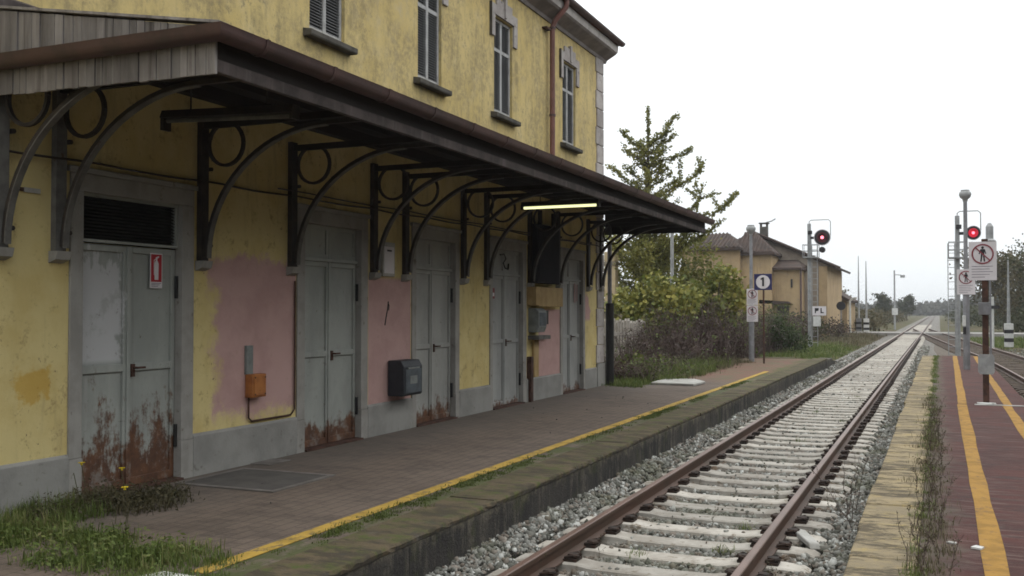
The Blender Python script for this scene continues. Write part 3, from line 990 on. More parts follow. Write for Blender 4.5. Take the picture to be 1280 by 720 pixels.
wall_faces(w, WX, BY0, BY1, -.1, WTOP, [(d[1] - .01, d[3] + .01, .1, 2.93) for d in DOORS] + [(a, b, WZ0, WZ1) for a, b in WINS], .16)
w.add([(WX, BY0, -.1), (BX0, BY0, -.1), (BX0, BY0, WTOP), (WX, BY0, WTOP)], [(0, 1, 2, 3)])
w.add([(WX, BY1, -.1), (BX0, BY1, -.1), (BX0, BY1, WTOP), (WX, BY1, WTOP)], [(3, 2, 1, 0)])
w.add([(BX0, BY0, -.1), (BX0, BY1, -.1), (BX0, BY1, WTOP), (BX0, BY0, WTOP)], [(0, 1, 2, 3)])
w.add([(WX, BY0, WTOP), (WX, BY1, WTOP), (BX0, BY1, WTOP), (BX0, BY0, WTOP)], [(0, 1, 2, 3)])
w.build('wall', 'plaster', st, fix=False)
# plinth between the doors
edges = [BY0] + [v for d in DOORS for v in (d[0], d[4])] + [20.6]
for a, b in zip(edges[0::2], edges[1::2]):
    MB().prism([(WX - .05, .1), (WX + .03, .1), (WX + .03, .60), (WX + .012, .625), (WX - .05, .625)], a + .002, b - .002, 'y').build('plinth', 'plinth', st, bevel=.006)
MB().box(WX - .3, WX + .045, 20.6, 21.13, .1, .70).build('plinth', 'plinth', st, bevel=.008)
# quoins at the far corner
z = .705
i = 0
while z < WTOP - .02:
    h = min(.40, WTOP - z)
    yl = 20.60 if i % 2 == 0 else 20.66
    MB().box(WX - .5, WX + .028, yl, 21.11, z + .006, z + h - .006).build('quoin_stone', 'stone_trim', st, bevel=.012)
    z += h
    i += 1
# doors
def door(i, d):
    jl, l, s, r, jr, paint = d
    ztop = 3.06
    fr = MB()
    for a, b in ((jl, l), (r, jr)):
        fr.box(WX - .12, WX + .022, a, b, .58, 2.90)
    fr.box(WX - .12, WX + .022, jl, jr, 2.902, ztop)
    fr.box(WX - .05, WX + .045, jl - .03, jr + .03, ztop + .002, ztop + .05)
    root = fr.build('door', 'jamb', st, bevel=.006)
    for a, b in ((jl, l), (r, jr)):
        MB().box(WX - .12, WX + .026, a, b, .15, .578).build('jamb_base', 'jamb', root, bevel=.004)
    MB().box(WX - .15, WX + .06, l, r, .15, .222).build('threshold', 'rust_pole', root)
    zt = 2.47
    # transom
    if i == 0:
        t = MB().box(WX - .14, WX - .10, l, r, zt, 2.90)
        t.build('transom_panel', 'louvre', root)
        n = 13
        for k in range(n):
            zz = 2.50 + k * .37 / (n - 1)
            MB().add([(WX - .10, l + .02, zz + .016), (WX - .055, l + .02, zz - .008), (WX - .055, r - .02, zz - .008), (WX - .10, r - .02, zz + .016),
                      (WX - .10, l + .02, zz + .020), (WX - .055, l + .02, zz - .004), (WX - .055, r - .02, zz - .004), (WX - .10, r - .02, zz + .020)],
                     [(0, 1, 2, 3), (7, 6, 5, 4), (0, 4, 5, 1), (1, 5, 6, 2), (2, 6, 7, 3), (3, 7, 4, 0)]).build('slat', 'louvre', root)
        fb = MB().box(WX - .10, WX - .03, l, l + .025, zt, 2.9).box(WX - .10, WX - .03, r - .025, r, zt, 2.9).box(WX - .10, WX - .03, l + .025, r - .025, zt, zt + .025).box(WX - .10, WX - .03, l + .025, r - .025, 2.875, 2.9)
        fb.build('transom_frame', paint, root)
    else:
        for a, b in ((l, s), (s, r)):
            m = MB().box(WX - .14, WX - .085, a + .003, b - .003, zt + .03, 2.90)
            m.box(WX - .085, WX - .068, a + .003, a + .055, zt + .03, 2.9).box(WX - .085, WX - .068, b - .055, b - .003, zt + .03, 2.9)
            m.box(WX - .085, WX - .068, a + .055, b - .055, 2.845, 2.9).box(WX - .085, WX - .068, a + .055, b - .055, zt + .03, zt + .08)
            m.build('transom_panel', paint, root, bevel=.004)
        MB().box(WX - .14, WX - .035, l, r, zt - .012, zt + .028).build('transom_bar', paint, root, bevel=.004)
    zt -= .014
    for q, (a, b) in enumerate(((l, s), (s, r))):
        m = MB().box(WX - .14, WX - .09, a + .004, b - .004, .225, zt)
        st_w = .055
        x0, x1 = WX - .09, WX - .066
        m.box(x0, x1, a + .004, a + st_w, .225, zt).box(x0, x1, b - st_w, b - .004, .225, zt)
        for za, zb in ((.225, .30), (1.295, 1.365), (zt - .06, zt)):
            m.box(x0, x1, a + st_w, b - st_w, za, zb)
        m.build('door_leaf', paint, root, bevel=.004)
        for hz in (.52, 1.98):
            yy = a + .004 if q == 0 else b - .004
            MB().tube([(WX - .045, yy, hz), (WX - .045, yy, hz + .22)], .020, 8).build('hinge', 'black_pipe', root, smooth=40)
    # meeting strip and handle
    MB().box(WX - .066, WX - .052, s - .022, s + .022, .23, zt).build('cover_strip', paint, root, bevel=.003)
    hm = MB().box(WX - .066, WX - .045, s + .035, s + .075, 1.24, 1.36)
    hm.tube([(WX - .05, s + .055, 1.325), (WX + .005, s + .055, 1.325), (WX + .005, s + .15, 1.325)], .011, 7)
    hm.build('handle', 'rust_pole', root, smooth=40)
for i, d in enumerate(DOORS):
    door(i, d)
def scrawl(pts, r, parent):
    MB().tube([(WX + .004 if parent is st else WX - .066, a_, b_) for a_, b_ in pts], r, 5).build('scrawl', 'black', parent, smooth=40)
scrawl([(11.72, 1.98), (11.70, 1.88), (11.66, 1.76), (11.63, 1.66)], .009, st)
scrawl([(11.71, 1.97), (11.74, 1.93), (11.73, 1.86)], .006, st)
DR = [o for o in st.children if o.name.startswith('door')]
scrawl([(15.62, 2.82), (15.78, 2.84), (15.86, 2.76), (15.74, 2.68), (15.82, 2.60), (15.96, 2.58), (15.98, 2.68)], .014, DR[3])
MB().box(WX - .0659, WX - .063, 15.26, 15.38, 2.06, 2.24).build('sticker', 'dull_red', DR[3])
MB().box(WX - .0629, WX - .061, 15.28, 15.36, 2.10, 2.16).build('sticker_print', 'sign_white', DR[3])
MB().box(WX - .0659, WX - .063, 19.38, 19.46, 2.02, 2.42).build('sticker', 'pinkish', DR[4])
MB().box(WX - .0659, WX - .063, 19.52, 19.58, 2.05, 2.40).build('sticker', 'pinkish', DR[4])
# upper windows with louvred shutters
def window(a, b):
    root = MB().box(WX - .16, WX - .12, a, b, WZ0, WZ1).build('window', 'black_pipe', st)
    mid = (a + b) / 2
    zt = 6.32
    f = MB()
    x0, x1 = WX - .095, WX - .045
    fw = .045
    f.box(x0, x1, a, a + fw, WZ0, WZ1).box(x0, x1, b - fw, b, WZ0, WZ1).box(x0, x1, mid - .035, mid + .035, WZ0, WZ1)
    for za, zb in ((WZ0, WZ0 + .06), (zt - .03, zt + .03), (WZ1 - .05, WZ1)):
        f.box(x0 + .002, x1 - .002, a + fw, mid - .035, za, zb).box(x0 + .002, x1 - .002, mid + .035, b - fw, za, zb)
    f.build('shutter_frame', 'shutter_frame', root, bevel=.004)
    for (p, q) in ((a + fw, mid - .035), (mid + .035, b - fw)):
        for (za, zb) in ((WZ0 + .06, zt - .03), (zt + .03, WZ1 - .05)):
            m = MB()
            n = int((zb - za) / .036)
            for k in range(n):
                zz = za + (k + .5) * (zb - za) / n
                m.add([(WX - .092, p, zz + .016), (WX - .055, p, zz - .014), (WX - .055, q, zz - .014), (WX - .092, q, zz + .016),
                       (WX - .092, p, zz + .023), (WX - .055, p, zz - .007), (WX - .055, q, zz - .007), (WX - .092, q, zz + .023)],
                      [(0, 1, 2, 3), (7, 6, 5, 4), (0, 4, 5, 1), (1, 5, 6, 2), (2, 6, 7, 3), (3, 7, 4, 0)])
            m.build('shutter_slats', 'shutter', root, kind='stuff')
    MB().prism([(WX - .1, WZ0 - .12), (WX + .11, WZ0 - .12), (WX + .12, WZ0 - .10), (WX + .12, WZ0 - .045), (WX - .1, WZ0 - .004)], a - .13, b + .13, 'y').build('sill', 'sill', root, bevel=.006)
    # hood with ears and keystone
    h = MB()
    xo = WX + .035
    h.prism([(a - .17, 6.50), (a - .015, 6.50), (a - .015, 6.875), (a - .17, 6.875)], WX - .05, xo, 'x')
    h.prism([(b + .015, 6.50), (b + .17, 6.50), (b + .17, 6.875), (b + .015, 6.875)], WX - .05, xo, 'x')
    h.prism([(a - .17, 6.877), (b + .17, 6.877), (b + .17, 7.05), (b - .06, 7.05), (b - .06, 7.17), (a + .06, 7.17), (a + .06, 7.05), (a - .17, 7.05)], WX - .05, xo, 'x')
    h.build('hood', 'stone_trim', root, bevel=.006)
    MB().prism([(mid - .03, 6.9), (mid + .03, 6.9), (mid + .045, 7.23), (mid - .045, 7.23)], WX - .05, xo + .03, 'x').build('keystone', 'stone_trim', root, bevel=.004)
    MB().box(WX - .05, xo + .012, a - .185, a - .17, 6.48, 7.06).build('hood_shadow_strip', 'sill', root)  # dark strip standing in for the shadow down the hood's left side

for a, b in WINS:
    window(a, b)
# cornice, soffit, eave gutter and roof
cx = -6.60
MB().prism([(WX - .05, WTOP - .06), (WX + .03, WTOP - .06), (WX + .05, WTOP), (cx - .02, 7.60), (cx, 7.625), (cx, 7.63), (WX - .05, 7.63)], BY0 - .2, BY1 + .20, 'y').build('soffit', 'soffit', st)
MB().prism([(WX - .05, 7.632), (cx + .015, 7.632), (cx + .03, 7.72), (cx + .03, 7.79), (WX - .05, 7.79)], BY0 - .22, BY1 + .22, 'y').build('cornice', 'cornice', st, bevel=.006)
gp = []
for k in range(9):
    th = math.pi * (1 + k / 8)
    gp.append((cx + .10 + .075 * math.cos(th), 7.86 + .075 * math.sin(th)))
gp += [(cx + .10 + .068 * math.cos(math.pi * (2 - k / 8)), 7.86 + .068 * math.sin(math.pi * (2 - k / 8))) for k in range(9)]
MB().prism(gp, BY0 - .25, BY1 + .30, 'y').build('eave_gutter', 'gutter', st, smooth=40)
rx, rz = -11.2, 9.75
roof = MB()
rs = (rz - 7.86) / (rx - (cx + .06))
def roofz(x): return 7.86 + rs * (x - (cx + .06)) 
roof.prism([(cx + .04, 7.80), (cx + .06, 7.84), (rx, rz - .05), (BX0 - .3, 7.84), (BX0 - .28, 7.80), (rx, rz - .12)], BY0 - .3, BY1 + .28, 'y')
roof_o = roof.build('roof', 'tile', st)
def tile_mesh(r0, r1, L, inv=False):
    m = MB()
    n = 6
    vs, fs = [], []
    for (t, rr) in ((0, r0), (1, r1)):
        for thick in (0, .014):
            for k in range(n + 1):
                th = math.pi * k / n
                r_ = rr - thick
                zz = r_ * math.sin(th) * (.8)
                vs.append((-t * L, r_ * math.cos(th), -zz if inv else zz))
    q = n + 1
    for k in range(n):
        fs += [(k, k + 1, 2 * q + k + 1, 2 * q + k), (q + k, 3 * q + k, 3 * q + k + 1, q + k + 1), (k, q + k, q + k + 1, k + 1), (2 * q + k, 2 * q + k + 1, 3 * q + k + 1, 3 * q + k)]
    m.add(vs, fs)
    o = m.build('roof_tile', 'tile', None, smooth=50)
    me = o.data
    bpy.data.objects.remove(o)
    return me
t_cov = tile_mesh(.10, .08, .45)
pitch = -math.atan(rs)
for row in range(3):
    yy = 12.4 if row == 0 else 15.0
    while yy < BY1 + .34:
        o = bpy.data.objects.new('roof_tile', t_cov)
        col.objects.link(o)
        x = cx + .12 - row * .34 + rnd.uniform(-.03, .02)
        attach(o, roof_o)
        o.location = (x, yy + rnd.uniform(-.012, .012), roofz(x) + .0 + rnd.uniform(-.006, .012) - (.0 if row else .01))
        o.rotation_euler = (0, math.atan(-rs) * -1 + rnd.uniform(-.03, .03), rnd.uniform(-.05, .05))
        yy += .21
# remaining cover tiles of the front slope
m = MB()
yy = BY0 - .2
while yy < BY1 + .3:
    for x0, x1 in ((cx + .06 if yy < 12.3 else -7.5, -11.1),):
        n = 5
        vs = []
        for xx in (x0, x1):
            for k in range(n + 1):
                th = math.pi * k / n
                vs.append((xx, yy + .09 * math.cos(th), roofz(xx) + .075 * math.sin(th)))
        m.add(vs, [(k, k + 1, n + 2 + k, n + 1 + k) for k in range(n)])
    yy += .21
m.build('tile_courses', 'tile', roof_o, smooth=50, kind='stuff')
# downpipes
dp = MB()
dp.tube([(cx + .10, 17.75, 7.80), (cx + .09, 17.74, 7.66), (WX + .16, 17.72, 7.44), (WX + .10, 17.71, 7.30), (WX + .10, 17.71, 4.30)], .052, 10)
dp_o = dp.build('downpipe', 'downpipe', st, smooth=40)
for zz in (7.28, 5.6):
    MB().tube([(WX + .1, 17.71, zz - .02), (WX + .1, 17.71, zz + .02)], .066, 10).build('pipe_collar', 'gutter', dp_o, smooth=40)
MB().box(WX - .02, WX + .10, 17.42, 17.66, 7.22, 7.25).build('pipe_clamp', 'rust_pole', dp_o)
MB().tube([(WX + .12, 21.22, 3.4), (WX + .12, 21.22, 2.0)], .05, 10).build('downpipe', 'pole_grey', st, smooth=40)
MB().tube([(WX + .12, 21.22, 2.02), (WX + .12, 21.22, .12)], [.095, .095], 12).build('downpipe', 'black_pipe', st, smooth=40)
# wall flashing over the canopy
MB().prism([(WX - .02, 4.12), (WX + .04, 4.12), (WX + .04, 4.36), (WX - .02, 4.40)], 5.3, 21.05, 'y').build('flashing', 'fascia', st)

# ------------------------------------------------------------------ canopy
ca = empty('platform_canopy', (-5.7, 13, 3.5), label='long dark timber canopy on curved iron brackets over the platform', cat='canopy')
CY0, CY1, FX = 5.50, 21.22, -4.60
def roof_line(x): return 3.845 + (x - FX) * (4.24 - 3.845) / (WX - FX)
MB().prism([(FX + .02, 3.80), (FX + .02, 3.835), (WX - .02, roof_line(WX)), (WX - .02, roof_line(WX) - .05), (FX, 3.79)], CY0 + .02, CY1 + .05, 'y').build('canopy_roof', 'dark_wood', ca)
# soffit boards running along the platform
nb = 12
for k in range(nb):
    xa = FX - .03 + (WX - FX + .05) * k / nb
    xb = FX - .03 + (WX - FX + .05) * (k + 1) / nb
    za, zb = roof_line(xa) - .085, roof_line(xb) - .085
    MB().prism([(xa - .006, za), (xb + .006, zb), (xb + .006, zb + .022), (xa - .006, za + .022)], CY0 + .05, CY1 - .03, 'y').build('soffit_board', 'dark_wood', ca)
# fascia: two boards
MB().prism([(FX - .05, 3.52), (FX, 3.52), (FX + .004, 3.61), (FX - .05, 3.61)], CY0, CY1, 'y').build('fascia_board', 'fascia', ca, bevel=.006)
MB().prism([(FX - .05, 3.612), (FX - .012, 3.612), (FX - .012, 3.80), (FX - .05, 3.80)], CY0, CY1, 'y').build('fascia_board', 'dark_wood', ca)
# far end boarding
MB().prism([(WX + .02, 3.55), (FX - .06, 3.54), (FX - .06, 3.80), (WX + .02, roof_line(WX) - .05)], CY1 - .03, CY1, 'y').build('end_boarding', 'dark_wood', ca)
# purlins and wall plate
for x, h in ((-4.78, .12), (-5.75, .12), (WX + .07, .14)):
    zt = roof_line(x) - .09
    MB().box(x - .06, x + .06, CY0 + .06, CY1 - .05, zt - h, zt).build('purlin', 'dark_wood', ca)
BR_Y = [5.62, 6.19, 7.98, 9.50, 11.30, 12.15, 13.99, 14.86, 16.74, 18.20, 20.02, 20.84]
# bracket: built once at y = 0 and copied
def arc_pts(n, x0, x1, z0, z1):
    out = []
    for k in range(n + 1):
        t = math.pi / 2 * k / n
        out.append((x0 + (x1 - x0) * (1 - math.cos(t)), z0 + (z1 - z0) * math.sin(t)))
    return out
def strip_xz(m, pts, th, hw):
    prev = []
    for i, (x, z) in enumerate(pts):
        x0, z0 = pts[max(i - 1, 0)]
        x1, z1 = pts[min(i + 1, len(pts) - 1)]
        l = math.hypot(x1 - x0, z1 - z0)
        nx_, nz_ = -(z1 - z0) / l, (x1 - x0) / l
        prev.append([(x + nx_ * s * th / 2, y, z + nz_ * s * th / 2) for s, y in ((-1, -hw), (1, -hw), (1, hw), (-1, hw))])
    vs = [v for q in prev for v in q]
    fs = []
    for i in range(len(prev) - 1):
        for j in range(4):
            fs.append((i * 4 + j, i * 4 + (j + 1) % 4, i * 4 + 4 + (j + 1) % 4, i * 4 + 4 + j))
    fs += [(0, 1, 2, 3), tuple(len(vs) - 4 + j for j in (3, 2, 1, 0))]
    m.add(vs, fs)
plate = MB().box(WX + .002, WX + .06, -.055, .055, 2.36, 3.80)
arc = MB()
strip_xz(arc, arc_pts(18, WX + .09, -5.36, 2.40, 3.66), .040, .020)
strip_xz(arc, [(-5.40, 3.66), (-4.72, 3.66)], .040, .020)
flange = MB()
strip_xz(flange, [(x + .0, z) for x, z in arc_pts(18, WX + .115, -5.36, 2.385, 3.635)], .010, .030)
rgm = MB()
rcx, rcz, rr = WX + .32, 3.53, .215
strip_xz(rgm, [(rcx + rr * math.cos(2 * math.pi * k / 24), rcz + rr * math.sin(2 * math.pi * k / 24)) for k in range(25)], .03, .018)
corb = MB().prism([(WX, 2.26), (WX + .085, 2.29), (WX + .105, 2.36), (WX, 2.36)], -.075, .075, 'y')
arm = MB().box(WX + .05, -4.66, -.03, .03, 3.70, 3.765)
protos = []
for nm, mb_, mt in (('plate', plate, 'iron'), ('arc', arc, 'iron'), ('flange', flange, 'iron_grey'), ('ring', rgm, 'iron'), ('corbel', corb, 'jamb'), ('arm', arm, 'dark_wood')):
    o = mb_.build(nm, mt, None)
    protos.append((nm, o.data))
    bpy.data.objects.remove(o)
plate_grey = protos[0][1].copy()
plate_grey.materials.clear()
plate_grey.materials.append(MT['iron_grey'])
for bi, yb in enumerate(BR_Y):
    root = None
    for nm, me in protos:
        if nm == 'plate' and bi < 2:
            me = plate_grey
        o = bpy.data.objects.new('bracket' if root is None else nm, me)
        col.objects.link(o)
        if root is None:
            attach(o, ca)
            o.location = (0, yb, 0)
            root = o
        else:
            o.parent = root
    for zz in (2.52, 3.3):
        c = MB().tube([(WX + .075, .085, zz), (WX + .02, .085, zz), ], .022, 6)
        o = c.build('bolt', 'iron', None)
        o.parent = root
# gutters
def gutter_profile(r, t):
    a = [(r * math.cos(math.pi * (1 + k / 10)), r * math.sin(math.pi * (1 + k / 10))) for k in range(11)]
    b = [((r - t) * math.cos(math.pi * (2 - k / 10)), (r - t) * math.sin(math.pi * (2 - k / 10))) for k in range(11)]
    bead = [(r + .006, .012), (r - .012, .014)]
    return a + bead + b
gprof = gutter_profile(.085, .008)
GX, GZ = FX + .075, 3.80
MB().sweep([(a, GZ + b * 1.05) for a, b in gprof], [(WX - .05, CY0 - .075), (GX, CY0 - .075), (GX, CY1 + .22)], True).build('gutter', 'gutter', ca, smooth=40)
MB().prism([(GX - .09, 3.832), (GX + .03, 3.826), (GX + .03, 3.832), (GX - .09, 3.840)], CY0 - .1, CY1 + .23, 'y').build('drip_edge', 'dark_wood', ca)
sp_ = [(a * 1.07, b * 1.12) for a, b in gutter_profile(.088, .004)]
y = 5.85
strap_me = None
while y < CY1 + .1:
    if strap_me is None:
        o = MB().prism([(GX + a, GZ + b) for a, b in sp_], -.018, .018, 'y').build('gutter_strap', 'gutter', None, smooth=40)
        strap_me = o.data
        bpy.data.objects.remove(o)
    o = bpy.data.objects.new('gutter_strap', strap_me)
    col.objects.link(o)
    attach(o, ca)
    o.location = (0, y, 0)
    y += .87
# near end: upright weathered planks below and above the gutter
x = FX + .0
k = 0
while x > WX - .05:
    wdt = rnd.uniform(.06, .095)
    xa, xb = x - wdt + .004, x
    lo = 3.50 + rnd.uniform(-.006, .006) + .015 * (FX - x)
    dy = rnd.uniform(-.006, .006)
    MB().prism([(xa, lo), (xb, lo), (xb, 3.80), (xa, 3.80)], CY0 - .022 + dy, CY0 + dy, 'y').build('plank', 'old_wood', ca, bevel=.003)
    x -= wdt
x = FX - .02
while x > WX - .05:
    wdt = rnd.uniform(.06, .095)
    xa, xb = x - wdt + .004, x
    dy = rnd.uniform(-.006, .006)
    t0 = roof_line(xb) - .012
    t1 = roof_line(xa) - .012
    MB().prism([(xa, 3.81), (xb, 3.81), (xb, max(t0, 3.83)), (xa, max(t1, 3.83))], CY0 - .03 + dy, CY0 - .008 + dy, 'y').build('plank', 'old_wood', ca, bevel=.003)
    x -= wdt
MB().prism([(FX + .05, 3.846), (FX + .05, 3.866), (WX, roof_line(WX) + .022), (WX, roof_line(WX) + .002)], CY0 - .05, CY0 + .06, 'y').build('verge_board', 'old_wood', ca)
# lamps under the canopy
def lamp(x0, x1, y, z, z1, lit, label):
    t = empty('fluorescent_lamp', ((x0 + x1) / 2, y, z), label=label, cat='lamp')
    m = MB()
    for (a, za), (b, zb) in (((x0, z), (x1, z1)),):
        m.add([(a, y - .07, za), (b, y - .07, zb), (b, y + .07, zb), (a, y + .07, za), (a, y - .04, za + .07), (b, y - .04, zb + .07), (b, y + .04, zb + .07), (a, y + .04, za + .07)],
              [(0, 3, 2, 1), (4, 5, 6, 7), (0, 1, 5, 4), (1, 2, 6, 5), (2, 3, 7, 6), (3, 0, 4, 7)])
    m.build('housing', 'iron', t)
    MB().tube([(x0 + .03, y, z - .022), (x1 - .03, y, z1 - .022)], .02, 8).build('tube', 'tube' if lit else 'iron_grey', t, smooth=40)
    for xx in (x0 + .012, x1 - .012):
        MB().box(xx - .018, xx + .018, y - .05, y + .05, min(z, z1) - .05, max(z, z1) + .01).build('end_cap', 'iron', t)
    for xx in (x0 + .3, x1 - .3):
        MB().tube([(xx, y, max(z, z1) + .05), (xx, y, roof_line(xx) - .08)], .008, 6).build('hanger', 'iron', t)
lamp(-5.96, -4.70, 14.25, 3.475, 3.475, True, 'lit fluorescent tube under the middle of the canopy')
lamp(-6.45, -5.02, 7.0, 3.60, 3.54, False, 'unlit fluorescent lamp under the near end of the canopy')

# ------------------------------------------------------------------ things on the wall
t = empty('extinguisher_sign', (WX - .06, 7.43, 2.08), label='red and white fire extinguisher sign on the first grey door', cat='sign')
sx = WX - .0655
MB().box(sx, sx + .004, 7.355, 7.515, 2.075, 2.41).build('panel', 'sign_white', t)
MB().box(sx + .0041, sx + .006, 7.365, 7.505, 2.135, 2.40).build('red_field', 'red', t)
m = MB()
m.prism([(7.41, 2.155), (7.46, 2.155), (7.462, 2.31), (7.452, 2.335), (7.418, 2.335), (7.408, 2.31)], sx + .0061, sx + .008, 'x')
m.prism([(7.425, 2.335), (7.445, 2.335), (7.445, 2.36), (7.47, 2.375), (7.465, 2.385), (7.425, 2.372)], sx + .0061, sx + .008, 'x')
m.prism([(7.40, 2.20), (7.406, 2.20), (7.406, 2.34), (7.425, 2.352), (7.425, 2.36), (7.40, 2.345)], sx + .0061, sx + .008, 'x')
m.build('pictogram', 'sign_white', t)
m = MB()
for kk in range(3):
    m.box(sx + .0041, sx + .005, 7.37, 7.50 - .02 * kk, 2.118 - kk * .014, 2.124 - kk * .014)
m.build('caption', 'text_grey', t)

t = empty('junction_box', (WX, 8.75, .95), label='orange junction box under a grey steel strip on pink plaster', cat='electrical box')
MB().box(WX, WX + .10, 8.70, 8.94, .92, 1.17).build('box', 'orange', t, bevel=.008)
MB().box(WX + .10, WX + .112, 8.72, 8.92, .94, 1.15).build('cover', 'orange', t, bevel=.004)
for yy_, zz_ in ((8.735, .955), (8.905, .955), (8.735, 1.135), (8.905, 1.135)):
    MB().tube([(WX + .11, yy_, zz_), (WX + .117, yy_, zz_)], .009, 8).build('screw', 'rust_pole', t)
MB().box(WX, WX + .03, 8.69, 8.80, 1.172, 1.48).build('steel_strip', 'grey_box', t)
MB().tube([(WX + .02, 8.74, .92), (WX + .02, 8.74, .70), (WX + .02, 8.79, .66), (WX + .02, 9.50, .66), (WX + .02, 9.57, .72), (WX + .02, 9.57, 2.2)], .011, 6).build('conduit', 'rust_pole', t, smooth=40)

t = empty('letter_box', (WX, 11.95, .7), label='dark blue-black letter box on the pink plaster', cat='letter box')
MB().prism([(WX + .01, .70), (WX + .24, .70), (WX + .26, .72), (WX + .26, 1.10), (WX + .21, 1.18), (WX + .01, 1.18)], 11.70, 12.22, 'y').build('body', 'navy_box', t, bevel=.012)
MB().box(WX + .261, WX + .268, 11.74, 12.18, .74, 1.06).build('door_panel', 'navy_side', t, bevel=.003)
MB().box(WX + .262, WX + .275, 11.80, 12.12, 1.065, 1.085).build('slot_lip', 'grey_box', t)
MB().box(WX + .2685, WX + .2705, 11.86, 12.06, .86, .97).build('faded_label', 'grey_box', t)

t = empty('notice_box', (WX, 11.66, 2.3), label='narrow white notice box high on the wall between second and third doors', cat='notice box')
MB().box(WX, WX + .05, 11.50, 11.82, 2.32, 2.78).build('frame', 'slab', t, bevel=.006)
MB().box(WX + .05, WX + .054, 11.53, 11.79, 2.36, 2.72).build('paper', 'sign_white', t)
MB().box(WX + .0541, WX + .057, 11.60, 11.72, 2.655, 2.68).build('print', 'black', t)

t = empty('nameplate', (WX, 6.0, 2.8), label='small worn white plate high on the wall left of the first door', cat='plate')
MB().box(WX, WX + .012, 5.86, 6.02, 2.83, 2.87).build('plate', 'slab', t, bevel=.002)
MB().box(WX, WX + .02, 5.82, 5.85, 2.835, 2.865).build('fixing', 'rust_pole', t)

t = empty('display_cabinet', (WX, 17.35, 2.35), label='large black display cabinet hanging above the buff box', cat='cabinet')
MB().box(WX, WX + .16, 16.80, 17.92, 2.36, 3.45).build('case', 'black_matt', t, bevel=.012)
MB().box(WX + .161, WX + .167, 16.87, 17.85, 2.44, 3.38).build('screen', 'black_matt', t)
for yy in (17.1, 17.8):
    MB().box(WX + .05, WX + .12, yy - .03, yy + .03, 3.45, 3.72).build('hanger', 'iron', t)
t = empty('buff_cover', (WX, 17.4, 1.9), label='buff metal cover box under the black display cabinet', cat='box')
MB().box(WX, WX + .16, 16.86, 18.12, 1.93, 2.29).build('body', 'buff', t, bevel=.01)
MB().box(WX, WX + .185, 16.66, 16.858, 1.95, 2.29).build('side_panel', 'buff', t, bevel=.01)
t = empty('ticket_machine', (WX, 16.95, 1.3), label='grey ticket machine with tray beside the fourth door', cat='ticket machine')
MB().prism([(WX, 1.46), (WX + .17, 1.46), (WX + .21, 1.56), (WX + .21, 1.84), (WX + .14, 1.90), (WX, 1.90)], 16.72, 17.12, 'y').build('body', 'grey_box', t, bevel=.012)
MB().box(WX + .205, WX + .216, 16.76, 17.08, 1.58, 1.82).build('front_panel', 'navy_side', t, bevel=.003)
MB().box(WX, WX + .10, 17.16, 17.50, 1.60, 1.86).build('reader_box', 'iron', t, bevel=.008)
MB().box(WX, WX + .22, 16.70, 17.30, 1.33, 1.40).build('tray', 'iron_grey', t, bevel=.006)
MB().box(WX, WX + .10, 17.32, 17.55, 1.35, 1.375).build('ledge', 'white', t)
MB().tube([(WX + .06, 16.85, 1.33), (WX + .06, 16.85, .64)], .022, 8).build('conduit', 'buff', t, smooth=40)
MB().box(WX, WX + .09, 16.66, 16.76, .2, 1.02).build('pedestal', 'rust_pole', t)
MB().box(WX + .002, WX + .02, 16.9, 17.2, .64, 1.33).build('backing', 'buff', t)

# cables along the wall
m = MB()
pts = []
for k in range(60):
    yy = 5.0 + k * (15.9 / 59)
    pts.append((WX + .05 + .01 * math.sin(k * 1.7), yy, 3.15 + .008 * (yy - 5) - .02 * abs(math.sin(k * .55))))
m.tube(pts, .011, 5)
m.build('cable', 'cable', None, smooth=40, label='thin black cable strung along the wall above the doors', cat='cable')
m = MB()
m.tube([(WX + .05, yy, 3.24 + .004 * (yy - 9) - .015 * abs(math.sin(yy * 1.3))) for yy in np.linspace(9.2, 20.6, 40)], .009, 5)
m.build('cable', 'cable', None, smooth=40, label='second thin cable just above the first, from second door on', cat='cable')

# ------------------------------------------------------------------ signs, lamps and signals
def man(m, cx, cz, s, y, depth=.006):
    """walking figure, height s"""
    def P(poly): m.prism([(cx + a * s, cz + b * s) for a, b in poly], y, y - depth, 'y')
    m.disc(cx, y, cz + .42 * s, .085 * s, depth, 14)
    P([(-.13, .32), (.13, .32), (.10, -.02), (-.10, -.02)])
    P([(-.13, .32), (-.24, .02), (-.18, .0), (-.09, .24)])
    P([(.13, .32), (.22, .02), (.17, .0), (.09, .24)])
    P([(-.10, -.02), (.0, -.02), (-.06, -.5), (-.15, -.5)])
    P([(.01, -.02), (.10, -.02), (.15, -.5), (.06, -.5)])
def bar(m, cx, cz, r, w, y, ang, depth):
    c, s_ = math.cos(ang), math.sin(ang)
    pts = [(-r, -w), (r, -w), (r, w), (-r, w)]
    m.prism([(cx + a * c - b * s_, cz + a * s_ + b * c) for a, b in pts], y, y - depth, 'y')
